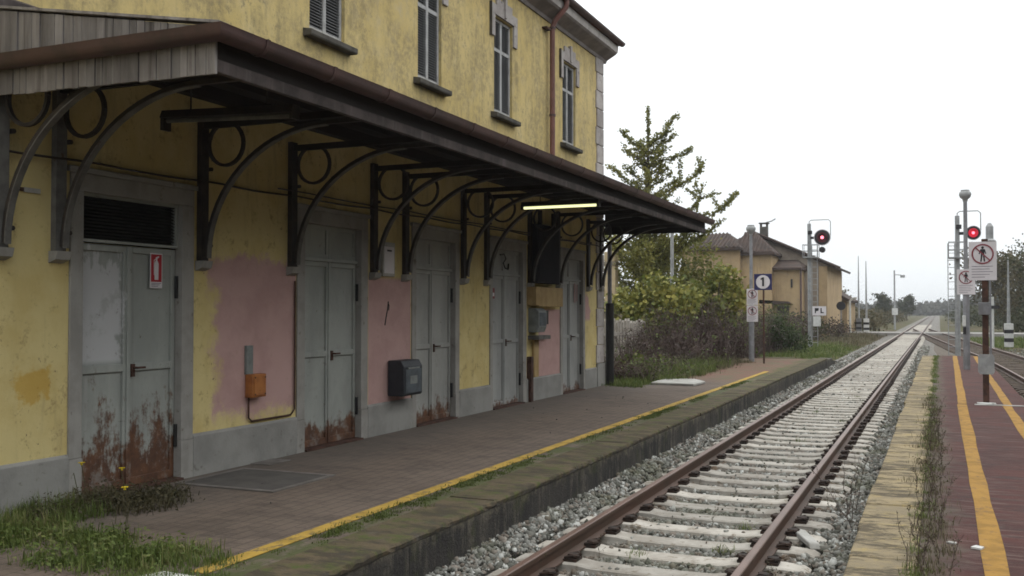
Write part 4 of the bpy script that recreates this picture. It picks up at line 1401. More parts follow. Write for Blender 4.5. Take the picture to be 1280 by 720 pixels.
def no_crossing(t, cx, y, zb, w, h, rot=0):
    """panel with prohibition ring, figure and lines of print"""
    MB().box(cx - w / 2, cx + w / 2, y - .004, y + .004, zb, zb + h).build('panel', 'sign_white', t)
    rad = w * .40
    cz = zb + h - rad - w * .09
    m = MB()
    man(m, cx, cz, rad * 1.5, y - .0045, .004)
    m.build('figure', 'black', t)
    m = MB()
    m.ring(cx, y - .0045, cz, rad * .86, rad, .007, 32)
    m.build('ring', 'dull_red', t)
    m = MB()
    bar(m, cx, cz, rad * .9, rad * .06, y - .009, R(-45), .004)
    m.build('slash', 'dull_red', t)
    m = MB()
    z0 = cz - rad - .05 * h
    n = 5
    for k in range(n):
        zz = z0 - k * (z0 - zb - .02 * h) / n
        ww = w * (.40 if k % 2 == 0 else .34)
        m.box(cx - w * .40, cx - w * .40 + ww * 2 * (.95 if k < 4 else .6), y - .0065, y - .0045, zz - .010 * h * 1.4, zz)
    m.build('print', 'text_grey', t)

# rusty sign post on the red platform
t = empty('sign_post', (.745, 19.35, P2Z), label='rusty square post carrying the large no-crossing sign on the red platform', cat='sign post')
MB().box(.695, .795, 19.31, 19.41, P2Z, 3.12).build('post', 'rust_pole', t, bevel=.006)
MB().box(.60, .90, 19.22, 19.50, P2Z + .001, P2Z + .012).build('base_plate', 'slab', t)
MB().prism([(.62, 19.12), (.80, 19.05), (.86, 19.2), (.70, 19.26)], P2Z + .012, P2Z + .03, 'z').build('mortar', 'white', t)
MB().box(.63, .83, 19.22, 19.305, 1.78, 2.0).build('control_box', 'pole_grey', t, bevel=.01)
MB().prism([(.62, .78), (.65, .74), (.85, .74), (.88, .78), (.88, 1.05), (.85, 1.09), (.65, 1.09), (.62, 1.05)], 19.29, 19.305, 'y').build('back_plate', 'galv', t)
s_ = empty('no_crossing_sign', (.71, 19.29, 2.39), label='large white no-crossing sign with ringed walking figure on the rusty post', cat='sign')
no_crossing(s_, .71, 19.29, 2.39, .445, .68)

def bulb_lamp(x, y, z0, top, label, mat='pole_grey'):
    t = empty('platform_lamp', (x, y, z0), label=label, cat='lamp post')
    MB().tube([(x, y, z0), (x, y, z0 + (top - z0) * .45), (x, y, z0 + (top - z0) * .46), (x, y, top - .15)], [.09, .085, .058, .05], 12).build('pole', mat, t, smooth=35)
    m = MB()
    prof = [(.055, -.17), (.07, -.10), (.13, -.05), (.16, .03), (.15, .09), (.11, .13), (.115, .16), (.0, .165)]
    n = 16
    vs, fs = [], []
    for r_, dz in prof:
        for k in range(n):
            vs.append((x + r_ * math.cos(2 * math.pi * k / n), y + r_ * math.sin(2 * math.pi * k / n), top + dz))
    for i in range(len(prof) - 1):
        for k in range(n):
            fs.append((i * n + k, i * n + (k + 1) % n, (i + 1) * n + (k + 1) % n, (i + 1) * n + k))
    m.add(vs, fs).build('lantern', 'galv', t, smooth=40)
    return t
t = bulb_lamp(.69, 30.3, P2Z, 5.05, 'grey lamp post with round lantern standing behind the large no-crossing sign')
MB().box(.585, .675, 30.13, 30.2, 1.42, 1.72).build('white_box', 'white', t, bevel=.01)
MB().box(.60, .68, 30.13, 30.2, 1.20, 1.40).build('meter_box', 'black', t, bevel=.01)
s_ = empty('no_crossing_sign', (.68, 30.18, 2.30), label='smaller no-crossing sign on the grey lamp post, partly hidden by the larger', cat='sign')
no_crossing(s_, .69, 30.19, 2.30, .46, .70)

t = bulb_lamp(-5.66, 33, .1, 4.5, 'grey lamp post rising from the brambles beside the number 1 sign')
s_ = empty('no_crossing_sign', (-5.6, 32.88, 1.5), label='tall double no-crossing panel beside the number 1 sign', cat='sign')
no_crossing(s_, -5.61, 32.89, 2.04, .36, .53)
no_crossing(s_, -5.61, 32.89, 1.49, .36, .53)

t = empty('platform_number_sign', (-5.07, 31.8, P1Z), label='blue platform sign with black figure 1 on a white disc', cat='sign')
MB().box(-5.10, -5.05, 31.80, 31.85, .1, 3.02).build('post', 'rust_pole', t)
MB().box(-5.36, -4.81, 31.775, 31.795, 2.50, 3.01).build('panel', 'blue', t, bevel=.004)
MB().disc(-5.085, 31.774, 2.755, .215, .004, 32).build('disc', 'sign_white', t)
MB().prism([(-5.11, 2.62), (-5.05, 2.62), (-5.05, 2.90), (-5.10, 2.90), (-5.165, 2.855), (-5.145, 2.815), (-5.11, 2.84)], 31.769, 31.764, 'y').build('numeral', 'black', t)

def signal(x, y, z0, top, hx, hz, hr, side, label, lens='red_glass'):
    """mast with ladder, cage and round target; side = +1 head to the right"""
    t = empty('railway_signal', (x, y, z0), label=label, cat='signal')
    MB().box(x - .09, x + .09, y - .05, y + .05, z0, top).build('mast', 'galv', t, bevel=.012)
    MB().tube([(x - .05, y - .08, z0), (x - .05, y - .08, top - .5)], .03, 8).build('cable_duct', 'galv', t, smooth=40)
    lx = x + .26 * side if side > 0 else x - .24
    m = MB()
    for q in (-.13, .13):
        m.tube([(lx + q, y + .02, z0 + .1), (lx + q, y + .02, hz - .4)], .017, 6)
    m.build('ladder', 'galv', t, smooth=40)
    zz = z0 + .3
    rung = None
    while zz < hz - .5:
        if rung is None:
            o = MB().tube([(lx - .13, y + .02, 0), (lx + .13, y + .02, 0)], .013, 5).build('rung', 'galv', None)
            rung = o.data
            bpy.data.objects.remove(o)
        o = bpy.data.objects.new('rung', rung)
        col.objects.link(o)
        attach(o, t)
        o.location.z = zz
        zz += .3
    # cage
    m = MB()
    xa, xb = (x - .30, x + .46) if side > 0 else (x - .34, x + .28)
    za = hz - 1.0
    for zz in (za, za + .32, za + .64):
        m.tube([(xa, y - .30, zz), (xb, y - .30, zz), (xb, y + .30, zz), (xa, y + .30, zz), (xa, y - .30, zz)], .016, 5)
    for xx in (xa, xb):
        for yy in (y - .3, y + .3):
            m.tube([(xx, yy, za), (xx, yy, za + .64)], .016, 5)
    m.build('cage', 'galv', t, smooth=40)
    MB().box(xa, xb, y - .3, y + .3, za - .05, za - .01).build('footplate', 'galv', t)
    # hoop over the head
    ex = hx + hr * .95
    MB().tube([(x, y, top - .05), (x, y, top + .1), (x + .1, y, top + .18), (ex - .1, y, top + .18), (ex, y, top + .08), (ex, y, hz + .1)], .022, 7).build('hoop', 'galv', t, smooth=40)
    hd = MB().disc(hx, y - .12, hz, hr, .03, 32).build('target', 'black', t)
    MB().ring(hx, y - .151, hz, hr * .92, hr, .006, 32).build('target_rim', 'sign_white', hd)
    MB().tube([(hx, y + .25, hz), (hx, y - .12, hz)], hr * .5, 14).build('lamp_case', 'black', hd, smooth=40)
    hood = MB()
    n = 14
    vs, fs = [], []
    for yy in (y - .155, y - .42):
        for k in range(n + 1):
            th = R(-20) + R(220) * k / n
            vs.append((hx + hr * .46 * math.cos(th), yy, hz + hr * .46 * math.sin(th)))
    for k in range(n):
        fs.append((k, k + 1, n + 2 + k, n + 1 + k))
    hood.add(vs, fs).build('visor', 'black', hd)
    MB().disc(hx, y - .152, hz, hr * .62, .006, 24).build('lens', lens, hd)
    MB().disc(hx, y - .159, hz, hr * .2, .02, 20).build('lamp', 'red_lamp', hd)
    MB().box(x + (.05 if hx > x else -.05), hx - hr * .3, y - .05, y + .05, hz - .06, hz + .06).build('arm', 'black', t)
    MB().box(x - .05, x + .16, y - .14, y - .06, hz + .18, hz + .36).build('connector', 'black', t)
    return t
t = signal(-6.15, 53.2, -.1, 6.35, -5.49, 5.61, .42, 1, 'tall signal mast showing a red light beside the left track')
MB().tube([(-5.50, 53.0, 4.98), (-5.50, 53.3, 4.98)], .15, 12).build('calling_lamp', 'black', t, smooth=40)
m = MB().box(-6.0, -5.32, 53.06, 53.08, 1.60, 2.07)
m.build('plate', 'sign_white', t)
m = MB()   # the plate's lettering
yy = 53.059
m.prism([(-5.88, 1.72), (-5.82, 1.72), (-5.82, 1.82), (-5.70, 1.84), (-5.68, 1.98), (-5.88, 1.98)], yy, yy - .004, 'y')
m.prism([(-5.60, 1.72), (-5.44, 1.72), (-5.44, 1.77), (-5.54, 1.77), (-5.54, 1.98), (-5.60, 1.98)], yy, yy - .004, 'y')
m.build('lettering', 'black', t)
MB().box(-5.96, -5.60, 53.0, 53.12, 1.04, 1.55).build('white_box', 'white', t, bevel=.01)
t = signal(.72, 45.2, -.25, 5.80, 1.32, 5.06, .30, -1, 'signal mast with red light and ladder behind the no-crossing signs on the right', 'red_glow')
t = empty('capped_lantern', (1.73, 40.5, -.2), label='grey capped lantern on a thin post showing behind the large sign', cat='lantern')
MB().tube([(1.73, 40.5, -.3), (1.73, 40.5, 4.35)], .035, 8).build('post', 'pole_grey', t, smooth=40)
MB().tube([(1.73, 40.5, 4.35), (1.73, 40.5, 4.42), (1.73, 40.5, 4.5), (1.73, 40.5, 4.95), (1.73, 40.5, 5.08)], [.08, .22, .13, .13, .05], 12).build('lantern', 'galv', t, smooth=30)

# thin galvanised pole past the canopy
t = empty('lamp_pole', (-8.3, 33, .1), label='thin galvanised pole standing in the yellow-green shrub', cat='pole')
MB().tube([(-8.3, 33, .1), (-8.3, 33, 4.85)], [.07, .055], 10).build('pole', 'galv', t, smooth=40)
MB().tube([(-8.3, 33, 4.8), (-8.3, 33, 4.9), (-8.3, 33, 5.02), (-8.3, 33, 5.1)], [.06, .14, .12, .04], 10).build('lantern', 'galv', t, smooth=40)

# level crossing barriers, posts and far lamp
def barrier(x, y, top, label, boxed):
    t = empty('crossing_barrier', (x, y, -.1), label=label, cat='barrier')
    MB().tube([(x, y, .9), (x, y, top * .55), (x, y, top)], [.10, .07, .03], 8).build('boom', 'galv', t, smooth=40)
    MB().box(x - .22, x + .22, y - .2, y + .2, -.12, 1.15).build('machine', 'white' if boxed else 'pole_grey', t, bevel=.02)
    for a, b in ((.15, .36), (.62, .82)):
        MB().box(x - .224, x + .224, y - .205, y + .205, a, b).build('band', 'black', t)
barrier(-6.7, 95, 6.8, 'dark raised barrier boom left of the level crossing', False)
barrier(-5.86, 92, 6.2, 'pale raised barrier boom with white and black machine box', True)
barrier(3.45, 60, 4.6, 'raised barrier boom with white and black box beyond the right track', True)
t = empty('street_lamp', (-4.6, 120, -.2), label='far street lamp with short arm beside the track', cat='lamp post')
MB().tube([(-4.62, 120, -.3), (-4.62, 120, 6.4)], [.11, .08], 8).build('pole', 'galv', t, smooth=40)
MB().tube([(-4.62, 120, 5.9), (-3.9, 120, 5.85)], .05, 6).build('arm', 'galv', t, smooth=40)
MB().box(-4.0, -3.5, 119.85, 120.15, 5.55, 5.85).build('lantern', 'galv', t, bevel=.03)
MB().box(-4.9, -4.3, 119.8, 120.2, 1.35, 2.1).build('plate', 'white', t)
t = empty('white_post', (2.68, 60, -.1), label='white post with dark crosspiece behind the right track', cat='post')
MB().tube([(2.68, 60, -.3), (2.68, 60, 2.6)], .06, 8).build('post', 'white', t, smooth=40)
MB().box(2.45, 3.0, 59.9, 60.1, 1.95, 2.12).build('crosspiece', 'black', t)
t = empty('white_post', (-6.9, 86, -.1), label='short white post beside the small far house', cat='post')
MB().tube([(-6.75, 86, -.1), (-6.75, 86, 2.6), (-6.55, 86, 2.85), (-6.2, 86, 2.9)], .09, 8).build('post', 'white', t, smooth=40)
t = empty('disc_marker', (-6.7, 78, -.1), label='black round marker on a post before the small far house', cat='marker')
MB().tube([(-6.75, 78, -.1), (-6.75, 78, 2.3)], .05, 8).build('post', 'pole_grey', t, smooth=40)
MB().disc(-6.75, 77.95, 2.2, .33, .05, 20).build('disc', 'black', t)

# ------------------------------------------------------------------ houses beyond the fence
ho = empty('ochre_house', (-12, 75, -.1), label='ochre house with several tiled roofs and a chimney behind the brambles', cat='house')
def hip_roof(m, x0, x1, y0, y1, ze, rx0, rx1, ry, zr, th=.18):
    e = [(x0, y0, ze), (x1, y0, ze), (x1, y1, ze), (x0, y1, ze)]
    r_ = [(rx0, ry, zr), (rx1, ry, zr)]
    lo = [(a, b, c - th) for a, b, c in e]
    m.add(e + r_ + lo, [(0, 1, 5, 4), (1, 2, 5), (2, 3, 4, 5), (3, 0, 4), (0, 6, 7, 1), (1, 7, 8, 2), (2, 8, 9, 3), (3, 9, 6, 0), (6, 9, 8, 7)])
def ridges(m, x0, x1, rx0, rx1, y0, ry, ze, zr, step=.28):
    """rolls of cover tiles running up the front slope"""
    x = x0 + .1
    while x < x1:
        if x < rx0: t = (x - x0) / max(rx0 - x0, .01)
        elif x > rx1: t = (x1 - x) / max(x1 - rx1, .01)
        else: t = 1
        t = min(max(t, 0), 1)
        if t > .05:
            m.tube([(x, y0, ze + .02), (x, y0 + (ry - y0) * t, ze + (zr - ze) * t + .02)], .085, 5, False)
        x += step
wa = box('wall', 'house_wall', (-17.4, -13.15, 72, 80, -.2, 6.25), ho)
wb = box('wall', 'house_wall', (-13.14, -11.0, 72.6, 80, -.2, 5.95), ho)
wc = MB().prism([(-16.5, -.2), (-7.55, -.2), (-7.55, 5.35), (-12.8, 7.5), (-16.5, 6.0)], 76, 88, 'y').build('wall', 'house_stain', ho)
wd = box('wall', 'house_wall', (-11.55, -9.15, 73.2, 76, -.2, 4.85), ho)
we = box('wall', 'house_wall', (-8.1, -7.53, 75.95, 88.05, -.2, 5.1), ho)
m = MB(); hip_roof(m, -17.8, -13.0, 71.5, 80, 6.38, -16.0, -14.5, 75, 7.65); r1_ = m.build('roof', 'house_tile', ho)
m = MB(); ridges(m, -17.8, -13.0, -16.0, -14.5, 71.5, 75, 6.38, 7.65); m.build('tile_rolls', 'house_tile', r1_, kind='stuff')
m = MB(); hip_roof(m, -14.2, -10.75, 72.2, 80, 6.02, -13.2, -12.6, 75.2, 7.75); r2_ = m.build('roof', 'house_tile', ho)
m = MB(); ridges(m, -14.2, -10.75, -13.2, -12.6, 72.2, 75.2, 6.02, 7.75); m.build('tile_rolls', 'house_tile', r2_, kind='stuff')
m = MB()
m.prism([(-12.8, 7.75), (-6.85, 5.08), (-6.92, 4.92), (-12.8, 7.55)], 75.6, 88.5, 'y')
m.prism([(-12.8, 7.75), (-12.8, 7.55), (-17.0, 5.75), (-17.0, 5.95)], 75.6, 88.5, 'y')
r3_ = m.build('roof', 'house_tile', ho)
for k in range(19):
    t_ = k / 18
    xx, zz = -12.7 + 5.8 * t_, 7.72 - 2.62 * t_
    MB().tube([(xx, 75.5, zz), (xx + .33, 75.5, zz - .148)], .10, 6).build('verge_tile', 'house_tile', r3_, smooth=40)
m = MB()
m.add([(-11.85, 72.8, 4.92), (-8.95, 72.8, 4.92), (-8.95, 76, 5.15), (-9.6, 76, 5.62), (-11.3, 76, 5.62), (-11.85, 76, 5.1),
       (-11.85, 72.8, 4.78), (-8.95, 72.8, 4.78), (-8.95, 76, 4.78), (-11.85, 76, 4.78)],
      [(0, 1, 3, 4), (1, 2, 3), (0, 4, 5), (0, 6, 7, 1), (1, 7, 8, 2), (6, 9, 8, 7), (0, 5, 9, 6)])
m.build('roof', 'house_tile', ho)
ch = MB().box(-12.35, -11.8, 75.8, 76.4, 6.9, 8.15).build('chimney', 'sill', ho, bevel=.02)
for a, b in ((-12.35, -12.25), (-11.9, -11.8)):
    MB().box(a, b, 75.85, 76.35, 8.15, 8.38).build('chimney_post', 'sill', ch)
MB().box(-12.42, -11.72, 75.75, 76.45, 8.38, 8.46).build('chimney_cap', 'sill', ch)
MB().tube([(-11.9, 75.9, 8.46), (-11.5, 75.9, 8.55), (-11.2, 75.9, 8.72)], .05, 6).build('aerial', 'galv', ch, smooth=40)
MB().tube([(-9.05, 73.1, 4.8), (-9.05, 73.1, -.1)], .07, 8).build('downpipe', 'gutter', ho, smooth=40)
MB().prism([(-11.9, 2.62), (-9.9, 2.5), (-9.7, 2.34), (-11.9, 2.34)], 72.6, 73.19, 'y').build('awning', 'house_tile', ho)
wn_ = MB().box(-10.7, -9.9, 73.14, 73.19, 1.5, 2.2).build('window', 'black', ho)
MB().box(-10.78, -9.82, 73.12, 73.2, 1.42, 1.5).build('sill', 'house_stain', wn_)
MB().box(-9.75, -9.63, 73.1, 73.2, 3.5, 4.1).build('vent', 'black', ho)
MB().tube([(-9.55, 84, 5.5), (-9.55, 84, 8.4)], [.06, .02], 6).build('aerial', 'galv', ho)
ho2 = empty('small_house', (-8.6, 86, -.1), label='small far ochre house with dark sloping roof by the crossing', cat='house')
MB().prism([(-11, -.2), (-7.15, -.2), (-7.15, 2.75), (-8.9, 3.75), (-11, 2.6)], 88.2, 97, 'y').build('wall', 'house_wall', ho2)
MB().prism([(-8.9, 3.95), (-6.75, 2.68), (-6.85, 2.52), (-8.9, 3.72)], 87.6, 97.5, 'y').build('roof', 'house_tile', ho2)
MB().prism([(-8.9, 3.95), (-8.9, 3.72), (-11.4, 2.4), (-11.4, 2.62)], 87.6, 97.5, 'y').build('roof', 'house_tile', ho2)

# fence, low wall and pillar behind the brambles
fe = empty('picket_fence', (-7.8, 27, .1), label='weathered concrete picket fence behind the brambles', cat='fence')
for k in range(64):
    yy = 23.0 + k * .26
    xx = -8.55 + .028 * (yy - 23)
    h = 1.52 + rnd.uniform(-.05, .05)
    MB().prism([(yy - .045, .05), (yy + .045, .05), (yy + .045, h), (yy, h + .07), (yy - .045, h)], xx - .03, xx + .03, 'x').build('picket', 'fence_conc', fe)
for zz in (.45, 1.15):
    MB().add([(-8.60, 22.8, zz), (-8.53, 22.8, zz), (-8.06, 39.8, zz), (-8.13, 39.8, zz), (-8.60, 22.8, zz + .09), (-8.53, 22.8, zz + .09), (-8.06, 39.8, zz + .09), (-8.13, 39.8, zz + .09)],
             [(0, 3, 2, 1), (4, 5, 6, 7), (0, 1, 5, 4), (1, 2, 6, 5), (2, 3, 7, 6), (3, 0, 4, 7)]).build('rail', 'fence_conc', fe)
lw = empty('garden_wall', (-11, 36, .1), label='low rendered wall with dark coping behind the picket fence', cat='wall')
MB().box(-18, -8.9, 36, 36.25, 0, 1.78).build('wall', 'low_wall', lw)
MB().box(-18.05, -8.85, 35.93, 36.32, 1.782, 1.93).build('coping', 'sill', lw, bevel=.015)
pi_ = empty('gate_pillar', (-11.7, 36.8, .1), label='pale yellow pillar with moulded cap beside the station corner', cat='pillar')
px = onx = -11.62
MB().box(px - .22, px + .22, 36.5, 36.9, 0, 3.6).build('shaft', 'pillar', pi_, bevel=.02)
MB().box(px - .27, px + .27, 36.45, 36.95, 3.60, 3.74).build('cap_band', 'low_wall', pi_, bevel=.02)
MB().box(px - .23, px + .23, 36.48, 36.92, 3.74, 4.12).build('cap', 'pillar', pi_, bevel=.03)

# ------------------------------------------------------------------ vegetation
def crown(centres, radii, n, smin, smax, mat, parent, name='crown', aspect=.7, shell=.55):
    """leaves spread through ellipsoids, denser near the skin"""
    centres = np.asarray(centres, float)
    radii = np.asarray(radii, float)
    vol = radii.prod(1) ** .67
    idx = rng.choice(len(centres), n, p=vol / vol.sum())
    d = rng.normal(size=(n, 3))
    d /= np.linalg.norm(d, axis=1)[:, None]
    rr = (shell + (1 - shell) * rng.random(n)) * (1 + .18 * rng.normal(size=n))
    P = centres[idx] + d * radii[idx] * rr[:, None]
    P[:, 2] = np.maximum(P[:, 2], .02)
    V, F = leaves(P, rng.uniform(smin, smax, n), 0, aspect)
    return np_mesh(name, V, F, mat, parent)

def limb_paths(base, tips, k=6, sag=.1):
    base = np.asarray(base, float)
    tips = np.asarray(tips, float)
    t = np.linspace(0, 1, k)[None, :, None]
    p = base[:, None, :] * (1 - t) + tips[:, None, :] * t
    p[:, :, 2] += sag * np.sin(np.pi * t[:, :, 0]) * np.linalg.norm(tips - base, axis=1)[:, None]
    p[:, 1:-1] += rng.normal(size=(len(p), k - 2, 3)) * .03 * np.linalg.norm(tips - base, axis=1)[:, None, None]
    return p

# ginkgo: straight leader, rising limbs fringed with short leafy spurs
gb = np.array([-10.5, 38.0, 0.1])
gk = empty('ginkgo_tree', tuple(gb), label='tall yellow-green ginkgo with spiky rising limbs behind the station', cat='tree')
TOP = 9.75
MB().tube([tuple(gb), tuple(gb + [0.02, 0, 3]), tuple(gb + [-.03, 0, 6.0]), tuple(gb + [0, 0, TOP - .1])], [.22, .16, .09, .015], 9).build('trunk', 'bark', gk, smooth=50)
limbs, ltip = [], []
# some limbs follow the silhouette, as azimuth (deg, 0 = to the right), start height, length, rise
spec = [(5, 8.2, 1.25, 1.0), (12, 7.9, 1.0, .8), (178, 8.0, 1.15, .85), (170, 7.4, 1.1, .9), (-8, 7.5, 1.75, .28), (-10, 5.9, 2.3, .68), (8, 5.2, 2.7, .42), (2, 5.0, 2.4, .22),
        (-4, 3.7, 3.5, .72), (10, 3.5, 2.9, .62), (175, 6.3, 1.7, .75), (186, 5.3, 2.0, .62), (160, 4.8, 2.0, .5)]
for a, h, L, rise in spec:
    limbs.append(gb + [0, 0, h])
    a = R(a)
    ltip.append(gb + [math.cos(a) * L, math.sin(a) * L * .9, h + rise * L])
for k in range(62):
    h = 1.8 + 6.6 * (k / 62) ** 1.0
    L = (2.7 - 2.1 * (h - 1.8) / 6.9) * rnd.uniform(.5, 1.0)
    a = k * 2.4 + rnd.uniform(-.3, .3)
    limbs.append(gb + [0, 0, h])
    ltip.append(gb + [math.cos(a) * L, math.sin(a) * L, h + L * rnd.uniform(.35, .8)])
lp = limb_paths(limbs, ltip, 7, -.04)
# side shoots
t_idx = rng.integers(2, 6, 150)
s_idx = rng.integers(0, len(lp), 150)
sb = lp[s_idx, t_idx]
L_ = np.linalg.norm(np.array(ltip)[s_idx] - np.array(limbs)[s_idx], axis=1) * rng.uniform(.15, .38, 150)
sdir = rng.normal(size=(150, 3))
sdir[:, 2] = np.abs(sdir[:, 2]) * .9 + .35
sdir /= np.linalg.norm(sdir, axis=1)[:, None]
sp = limb_paths(sb, sb + sdir * L_[:, None], 7, 0)
allp = np.concatenate([lp, sp])
rad = np.concatenate([np.linspace(.045, .012, 7)[None, :].repeat(len(lp), 0), np.linspace(.02, .006, 7)[None, :].repeat(len(sp), 0)])
V, F = twigs(allp, rad)
np_mesh('branches', V, F, 'bark', gk)
def along(paths, n, spread, tmin=.12):
    L = np.linalg.norm(paths[:, -1] - paths[:, 0], axis=1)
    i = rng.choice(len(paths), n, p=L / L.sum())
    t = rng.uniform(tmin, 1, n) * (paths.shape[1] - 1)
    a = np.clip(t.astype(int), 0, paths.shape[1] - 2)
    fr = (t - a)[:, None]
    P = paths[i, a] * (1 - fr) + paths[i, a + 1] * fr
    return P + rng.normal(size=(n, 3)) * spread
P = np.concatenate([along(lp[:13], 5200, .06, .05), along(lp[13:], 9000, .065), along(sp, 6500, .055, .0)])
lowmask = P[:, 2] < 6.2
P2 = along(lp[13:], 9000, .16)
P2 = P2[P2[:, 2] < 5.6]
P = np.concatenate([P, P2, gb + np.stack([rng.normal(size=260) * .04, rng.normal(size=260) * .04, rng.uniform(8.2, 9.85, 260)], 1)])
V, F = leaves(P, rng.uniform(.07, .13, len(P)), 0, .85)
np_mesh('crown', V, F, 'ginkgo', gk)

def shrub(name, base, centres, radii, n, smin, smax, mat, label, cat, stems=14, aspect=.7, group=None, shell=.5):
    b = np.asarray(base, float)
    t = empty(name, tuple(base), label=label, cat=cat, group=group)
    cs = np.asarray(centres, float) + b
    tips = cs[rng.integers(0, len(cs), stems)] + rng.normal(size=(stems, 3)) * np.asarray(radii).mean() * .5
    pp = limb_paths(np.repeat(b[None], stems, 0) + rng.normal(size=(stems, 3)) * [.15, .15, 0], tips, 6, .05)
    sc_ = max(.008, .012 * np.linalg.norm(tips - b, axis=1).mean())
    V, F = twigs(pp, np.linspace(sc_ * 1.6, sc_ * .4, 6)[None].repeat(stems, 0))
    np_mesh('stems', V, F, 'bark', t)
    crown(cs, radii, n, smin, smax, mat, t, 'foliage', aspect, shell)
    return t
shrub('broadleaf_shrub', (-8.4, 30.5, .1), [(-.7, 0, 1.9), (.2, .3, 2.4), (1.0, 0, 2.0), (-.2, -.3, 1.4), (.9, -.2, 1.3), (.3, 0, 1.2)], [(.8, .7, .6), (.8, .7, .6), (.7, .7, .6), (.8, .6, .6), (.6, .6, .5), (.9, .7, .5)], 2600, .11, .22, 'fig', 'yellow-green broad-leaved shrub just past the station corner', 'shrub', aspect=.8)
shrub('broadleaf_shrub', (-7.0, 33.8, .1), [(-.6, 0, 2.2), (.2, .3, 2.8), (.7, 0, 2.2), (0, -.3, 1.7), (-.9, 0, 1.7)], [(.7, .7, .6), (.65, .6, .5), (.5, .6, .5), (.8, .6, .6), (.6, .6, .5)], 2100, .11, .22, 'fig', 'yellow-green shrub with large leaves in front of the ochre house', 'shrub', aspect=.8)
shrub('dark_shrub', (-12.2, 40.5, .1), [(0, 0, 2.4), (1.8, 0, 2.8), (3.4, .5, 2.6), (-1.2, 0, 2.6), (1, 0, 3.8), (2.7, 0, 4.0)], [(1.3, 1, 1.2)] * 6, 5200, .12, .22, 'ginkgo', 'dense olive shrub filling the space below the ginkgo', 'shrub')
shrub('evergreen_bush', (-6.6, 45.0, -.05), [(-.6, 0, .9), (.3, 0, .8), (.8, .2, .5), (0, 0, 1.2)], [(.8, .7, .6), (.8, .7, .6), (.7, .6, .45), (.6, .6, .5)], 2600, .07, .13, 'bush', 'small dark green bush at the foot of the left signal', 'bush')
shrub('wall_creeper', (-9.9, 71.0, -.1), [(-.8, 0, .9), (.6, 0, 1.1), (1.6, 0, .7)], [(1.2, .7, .9)] * 3, 1500, .12, .22, 'bush', 'green bush against the ochre house under its dark window', 'bush')

# bramble thicket between fence and platform
N = 4400
by_ = 22.6 + 33 * rng.random(N) ** 1.15
bx_ = -5.95 - .012 * (by_ - 22) - rng.random(N) ** .8 * 2.2
bx_ = np.where(by_ > 38, bx_ - .5, bx_)
bz_ = gheight(bx_, by_)
lump = .78 + .34 * np.sin(by_ * .9 + 1.3) * np.sin(by_ * .37 + bx_ * 1.1) + .22 * np.sin(bx_ * 2.3 + by_ * 1.7)
hh = rng.uniform(.35, 1.0, N) ** .6 * 1.75 * lump * (.42 + .58 * smooth(25.5, 30, by_)) * np.where(bx_ > -6.3, .6, 1)
az = rng.uniform(0, 2 * np.pi, N)
ln = rng.uniform(.25, 1.0, N)
k = 6
t = np.linspace(0, 1, k)
paths = np.zeros((N, k, 3))
paths[:, :, 0] = bx_[:, None] + np.cos(az)[:, None] * ln[:, None] * t ** 1.4 * .8
paths[:, :, 1] = by_[:, None] + np.sin(az)[:, None] * ln[:, None] * t ** 1.4
paths[:, :, 2] = bz_[:, None] + hh[:, None] * (np.sin(t * 1.9) * 1.05)
paths[:, 1:] += rng.normal(size=(N, k - 1, 3)) * .045
V1, F1 = twigs(paths, np.linspace(.011, .004, k)[None].repeat(N, 0) * rng.uniform(.7, 1.3, (N, 1)))
br = empty('bramble_thicket', (-7, 32, .1), kind='stuff', label='brown tangle of brambles along the fence beyond the station', cat='brambles')
np_mesh('canes', V1, F1, 'twig', br, kind='stuff')
P = along(paths, 12000, .09, .1)
V, F = leaves(P, rng.uniform(.05, .11, len(P)), 0, .6)
np_mesh('leaves', V, F, 'bramble_leaf', br, kind='stuff')
gsel = paths[(np.sin(by_ * 1.1) + np.sin(by_ * .47 + 2) + rng.normal(size=N) * .5) > .9]
P = along(gsel, 5200, .1, .1)
V, F = leaves(P, rng.uniform(.06, .13, len(P)), 0, .65)
np_mesh('green_leaves', V, F, 'grass', br, kind='stuff')

# grass: helper scatters clumps of blades
def grass(name, pts, n, hmin, hmax, wmin, wmax, mat, label, spread=.06, lean=.5, zfun=None, cat='grass'):
    pts = np.asarray(pts, float)
    i = rng.integers(0, len(pts), n)
    P = pts[i] + np.concatenate([rng.normal(size=(n, 2)) * spread, np.zeros((n, 1))], 1)
    if zfun is not None:
        P[:, 2] = zfun(P[:, 0], P[:, 1])
    vig = rng.uniform(.35, 1.15, len(pts))[i]
    V, F = blades(P, rng.uniform(hmin, hmax, n) * rng.uniform(.45, 1, n) * vig, rng.uniform(wmin, wmax, n), lean)
    return np_mesh(name, V, F, mat, kind='stuff', label=label, cat=cat)
def clumps(n, x0, x1, y0, y1, z):
    return np.stack([rng.uniform(x0, x1, n), rng.uniform(y0, y1, n), np.full(n, z)], 1)
